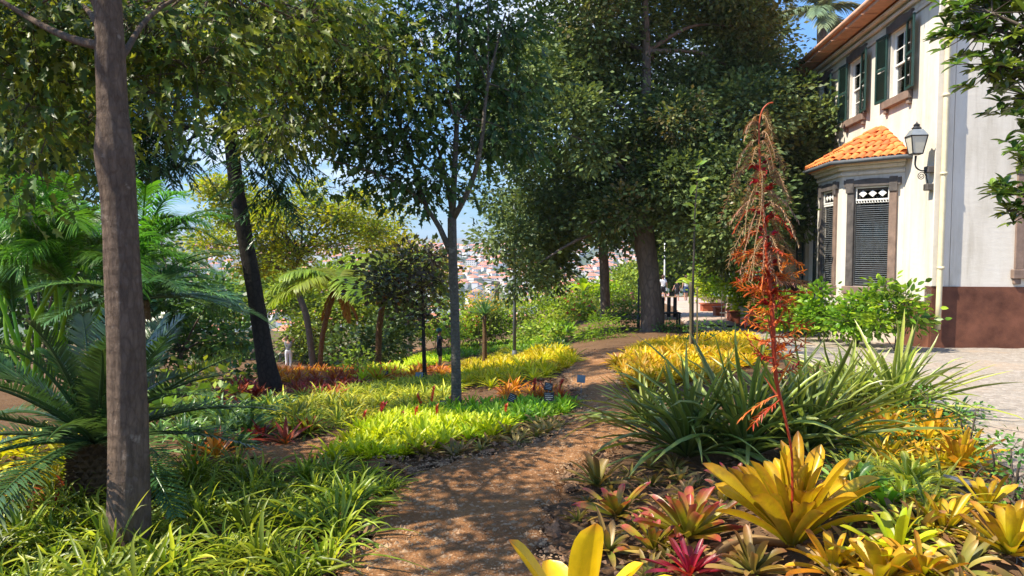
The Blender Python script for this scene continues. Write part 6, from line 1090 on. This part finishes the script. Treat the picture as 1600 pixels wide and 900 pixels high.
def person(label, pos, Hh, rz, arms, legs, top, bottom, hair='hair', shorts=True, sleeves='short', hat=None, hold=None, group=None):
    """arms / legs: per side (elbow, hand) and (knee, ankle) in units of body height, figure looks along +y"""
    t = thing('person', label, 'person', pos, group); J = {}; 
    J['pel'] = (0, 0, .53); J['sp'] = (0, .0, .62); J['ch'] = (0, 0, .72); J['nk'] = (0, 0, .825); J['h0'] = (0, .01, .875); J['h1'] = (0, .012, .93); J['h2'] = (0, .005, .965)
    ks = ['pel', 'sp', 'ch', 'nk', 'h0', 'h1', 'h2']; V = [J[k] for k in ks]; Rr = [(.075, .055), (.066, .05), (.08, .055), (.03, .03), (.04, .046), (.05, .056), (.036, .042)]; E = [(k, k + 1) for k in range(6)]; hands = []
    for s in (-1, 1):
        (e, h), (kn, an) = arms[s > 0], legs[s > 0]; i = len(V); sh = np.array((s * .095, 0, .795)); e, h = np.array(e), np.array(h); V += [sh, e, h, h + nrm(h - e) * .035]; Rr += [.032, .024, .016, .012]; E += [(2, i), (i, i + 1), (i + 1, i + 2), (i + 2, i + 3)]; hands.append((h, nrm(h - e), s))
        i = len(V); V += [(s * .052, 0, .5), kn, an, (an[0], an[1] + .0, .012), (an[0], an[1] + .08, .01)]; Rr += [.052, .034, .022, .022, .018]; E += [(0, i), (i, i + 1), (i + 1, i + 2), (i + 2, i + 3), (i + 3, i + 4)]
    def fin(g): g = rot((np.asarray(g[0]) * Hh,) + tuple(g[1:]), rz, pos); return g
    body = skin(V, E, Rr); gs = [body]
    for h, d, s in hands:
        sd = nrm(np.cross(d, [.1, 1, .3])); 
        for k in range(4): p = h + d * .04 + sd * (k - 1.5) * .0075; L = [.03, .036, .038, .03][k]; gs.append(tube([p, p + d * L * .55, p + d * L * .85 + np.array([0, .4, -.1]) * L * .5], [.0042, .004, .003], 5)[:2])
        p = h + d * .015 - sd * .012; gs.append(tube([p, p - sd * .014 + d * .012, p - sd * .017 + d * .03], [.0048, .0045, .0032], 5)[:2])
    for s in (-1, 1): gs.append(lathe([(.003, -.014), (.009, 0), (.003, .014)], 6, (s * .053, 0, .915)))
    gs.append(tube([(0, .06, .93), (0, .074, .912), (0, .062, .905)], [.004, .008, .006], 5)[:2]); part('body', fin(join(gs)), M['skin'], t, True)
    V = [(0, 0, .5), (0, 0, .62), J['ch'], (0, 0, .805)]; Rr = [(.092, .074), (.08, .064), (.092, .068), (.05, .045)]; E = [(0, 1), (1, 2), (2, 3)]
    for s in (-1, 1):
        e, h = [np.array(q) for q in arms[s > 0]]; sh = np.array((s * .095, 0, .795)); f = {'none': .12, 'short': .6, 'long': 1}[sleeves]; i = len(V); V += [sh, sh + (e - sh) * f]; Rr += [.043, .036 if f > .2 else .03]; E += [(2, i), (i, i + 1)]
        if f == 1: V += [h]; Rr += [.026]; E += [(i + 1, i + 2)]
    part('shirt', fin(skin(V, E, Rr)), M[top], t, True)
    V = [(0, 0, .62), J['pel']]; Rr = [(.08, .062), (.09, .072)]; E = [(0, 1)]
    for s in (-1, 1):
        kn, an = [np.array(q, float) for q in legs[s > 0]]; hp = np.array((s * .052, 0, .49)); i = len(V); f = .85 if shorts else 1; V += [hp, hp + (kn - hp) * f]; Rr += [.064, .05 if shorts else .046]; E += [(1, i), (i, i + 1)]
        if not shorts: V += [an + np.array([0, 0, .02])]; Rr += [.034]; E += [(i + 1, i + 2)]
    part('shorts' if shorts else 'trousers', fin(skin(V, E, Rr)), M[bottom], t, True)
    part('hair' if not hat else 'cap', fin((lathe([(.02, -.045), (.052, -.03), (.062, .0), (.058, .035), (.04, .062), (.004, .07)], 14, (0, -.006, .925), 1, 1.08))), M[hat or hair], t, True)
    for s in (-1, 1): an = legs[s > 0][1]; part('shoe', fin(bevbox(an[0] - .024, an[0] + .024, an[1] - .035, an[1] + .105, 0, .035, .012)), M['white_cloth' if shorts else 'black_cloth'], t)
    if hold == 'camera': 
        c_ = (np.array(arms[0][1]) + np.array(arms[1][1])) / 2 + [0, .03, .03]; part_c = fin(join([bevbox(c_[0] - .04, c_[0] + .04, c_[1] - .015, c_[1] + .02, c_[2] - .025, c_[2] + .025, .006), rot(lathe([(.02, 0), (.024, .03), (.02, .035)], 10), 0, (c_[0], c_[1] + .02, c_[2]), rx=-math.pi / 2)])); o = solo('camera', part_c, M['black_plastic'], pos); tag(o, 'small dark camera held up by the ' + label.split(' raising')[0].split(' looking')[0], 'camera')
    return t
down = lambda s, f=0: ((s * .135, -.01 + f * .5, .65), (s * .15, .02 + f, .52))
leg = lambda s, f=0: ((s * .055, .02 + f * .5, .285), (s * .055, f, .05))
pa = at(1036, 466); pb_ = at(1072, 464); pc = at(1058, 467)
for nm, p_, hpx, x_, lab, kw in [('a', pa, 42, 1036, 'walker in a white top and dark shorts on the promenade, left of the group', dict(arms=[down(-1, .03), down(1, -.03)], legs=[leg(-1, .06), leg(1, -.06)], top='white_cloth', bottom='black_cloth')),
                                ('b', pb_, 42, 1072, 'walker in a pale tee shirt and blue shorts nearest the sapling stem', dict(arms=[down(-1, -.02), down(1, .03)], legs=[leg(-1, -.05), leg(1, .07)], top='white_cloth', bottom='denim')),
                                ('c', pc, 34, 1058, 'smaller walker in dark clothes between the two in white', dict(arms=[((-.15, 0, .68), (-.2, .0, .56)), down(1)], legs=[leg(-1, .05), leg(1, -.05)], top='black_cloth', bottom='black_cloth'))]:
    d = min(44, hpx and 44); x = W(x_, 450, d)[0]; z = float(zg(x, d)) + .03; person(lab, (x, d, z), hpx * d / F_PX, .15, **kw)
p_ = at(685, 572); print('DARK', p_, 62 * p_[1] / F_PX)
d = 29; x = W(686, 450, d)[0]; z = float(zg(x, d)); person('man in dark clothes and cap looking to the right by the slender trunk', (x, d, z), 1.7, -math.pi / 2 + .3, [((-.13, .08, .67), (-.08, .2, .7)), ((.13, .08, .67), (.1, .2, .72))], [leg(-1), leg(1)], 'navy_cloth', 'black_cloth', hat='teal_cloth')
p_ = at(448, 581); print('LIGHT', p_, 54 * p_[1] / F_PX)
d = 35; x = W(449, 450, d)[0]; z = float(zg(x, d)); person('woman in a grey vest and white trousers raising a camera near the leaning trunk', (x, d, z), 1.65, .2, [((-.17, .05, .86), (-.07, .06, .93)), ((.17, .05, .86), (.07, .06, .93))], [leg(-1), leg(1)], 'grey_cloth', 'white_cloth', shorts=False, sleeves='none', hold='camera')

# ---------------------------------------------------------------- the town on the far slope and the air
M['townwall'], t, p, o = new_mat('townwall'); oi = N(t, 'ShaderNodeObjectInfo'); t.links.new(ramp(t, oi.outputs['Random'], [(0, (.75, .72, .66)), (.5, (.8, .78, .74)), (.75, (.7, .55, .4)), (1, (.72, .6, .55))]), p.inputs['Base Color'])
M['townroof'], t, p, o = new_mat('townroof'); oi = N(t, 'ShaderNodeObjectInfo'); t.links.new(ramp(t, oi.outputs['Random'], [(0, (.55, .15, .06)), (.6, (.68, .22, .08)), (1, (.45, .2, .12))]), p.inputs['Base Color'])
M['towndark'] = plain('towndark', (.07, .08, .09), .6)
def town_house(w, d_, h, r_, seed):
    g1 = box(-w / 2, w / 2, -d_ / 2, d_ / 2, -3, h); o_ = .5; V = np.array([(-w / 2 - o_, -d_ / 2 - o_, h), (w / 2 + o_, -d_ / 2 - o_, h), (w / 2 + o_, d_ / 2 + o_, h), (-w / 2 - o_, d_ / 2 + o_, h), (-w * .2, 0, h + r_), (w * .2, 0, h + r_)]); Q = [(0, 1, 5, 4), (2, 3, 4, 5), (3, 2, 1, 0)]; T = [(1, 2, 5), (3, 0, 4)]
    gs = [g1, (V, [np.array(Q), np.array(T)])]; nw = 0
    for fl in range(int(h / 2.8)):
        for k in range(int(w / 3)): gs.append(box(-w / 2 + .8 + k * 3, -w / 2 + 2 + k * 3, -d_ / 2 - .06, -d_ / 2 + .1, .8 + fl * 2.8, 2.1 + fl * 2.8)); nw += 1
    g = join(gs); mi = [0] * 6 + [1] * 3 + [2] * (6 * nw); V, Fs = g; mi2 = mi + [1] * 2; return mesh('townhouse', V, Fs, [M['townwall'], M['townroof'], M['towndark']], None, False, mi2)
TH = [town_house(w, d_, h, r_, k) for k, (w, d_, h, r_) in enumerate([(10, 8, 6, 2.2), (13, 9, 6, 2.4), (8, 8, 3.5, 1.8), (11, 8, 9, 2.0), (16, 9, 8.5, 2.2), (9, 12, 6, 2.4)])]
cnt = 0; tries = 0
while cnt < 300 and tries < 6000:
    tries += 1; px = rng.uniform(655, 1015) if rng.random() < .8 else rng.uniform(380, 700); d = 620 * (1650 / 620) ** rng.random(); x = (px - 800) / F_PX * d; z = float(zg(x, d))
    py = 386 - (z - 1.6) / d * F_PX
    if py < 372 or py > 470: continue
    o = obj('townhouse', TH[rng.integers(6)], None, (x, d, z)); o.rotation_euler = (0, 0, rng.normal(0, .5)); tag(o, 'small pale house with an orange roof in the hazy town across the valley', 'house', 'houses of the town across the valley'); cnt += 1
gs = []
for _ in range(1300):
    px = rng.uniform(300, 1100); d = 640 * (1750 / 640) ** rng.random(); x = (px - 800) / F_PX * d; z = float(zg(x, d)); w, h = rng.uniform(7, 14), rng.uniform(4, 9); r_ = rng.uniform(1.4, 2.4); V = np.array([(-w / 2 - .4, -4.4, h), (w / 2 + .4, -4.4, h), (w / 2 + .4, 4.4, h), (-w / 2 - .4, 4.4, h), (-w * .2, 0, h + r_), (w * .2, 0, h + r_)]); gs.append(rot(join([box(-w / 2, w / 2, -4, 4, -3, h), (V, [np.array([(0, 1, 5, 4), (2, 3, 4, 5)]), np.array([(1, 2, 5), (3, 0, 4)])])]), rng.normal(0, .5), (x, d, z)))
g = join(gs); tag(obj('town_buildings', mesh('town_buildings', g[0], g[1], [M['townwall'], M['townroof']], None, False, ([0] * 6 + [1] * 2) * 1300 + [1] * 2600)), 'mass of further pale buildings covering the far hillside', 'buildings', kind='stuff')
P = rng.uniform([0, 0], [1, 1], (5200, 2)); px = 250 + P[:, 0] * 900; d = 420 * (2600 / 420) ** P[:, 1]; x = (px - 800) / F_PX * d; P = np.column_stack([x, d, zg(x, d)]); g = bits(P, rng.uniform(3, 8, len(P)), 1.3)
tag(obj('hillside_trees', mesh('hillside_trees', *g, M['wood_mid'])), 'dark trees scattered between the houses of the far hillside', 'trees', kind='stuff')
hz = obj('haze', mesh('haze', *box(-2600, 2600, -300, 4100, -140, 85), new_mat('haze')[0])); hz['kind'] = 'stuff'; hz['label'] = 'pale warm haze lying over the valley and the town'
t = hz.data.materials[0].node_tree; t.nodes.clear(); o_ = N(t, 'ShaderNodeOutputMaterial'); v = N(t, 'ShaderNodeVolumePrincipled'); v.inputs['Color'].default_value = (.8, .88, 1, 1); v.inputs['Density'].default_value = .00026; v.inputs['Anisotropy'].default_value = .2; t.links.new(v.outputs[0], o_.inputs['Volume'])
for o in list(COL.objects):
    if o.type == 'EMPTY' and o.get('label') is None and 'label' in o.keys(): del o['label']
print('TRIS', sum(sum(1 for _ in ()) for _ in ()), 'OBJ', len(COL.objects))
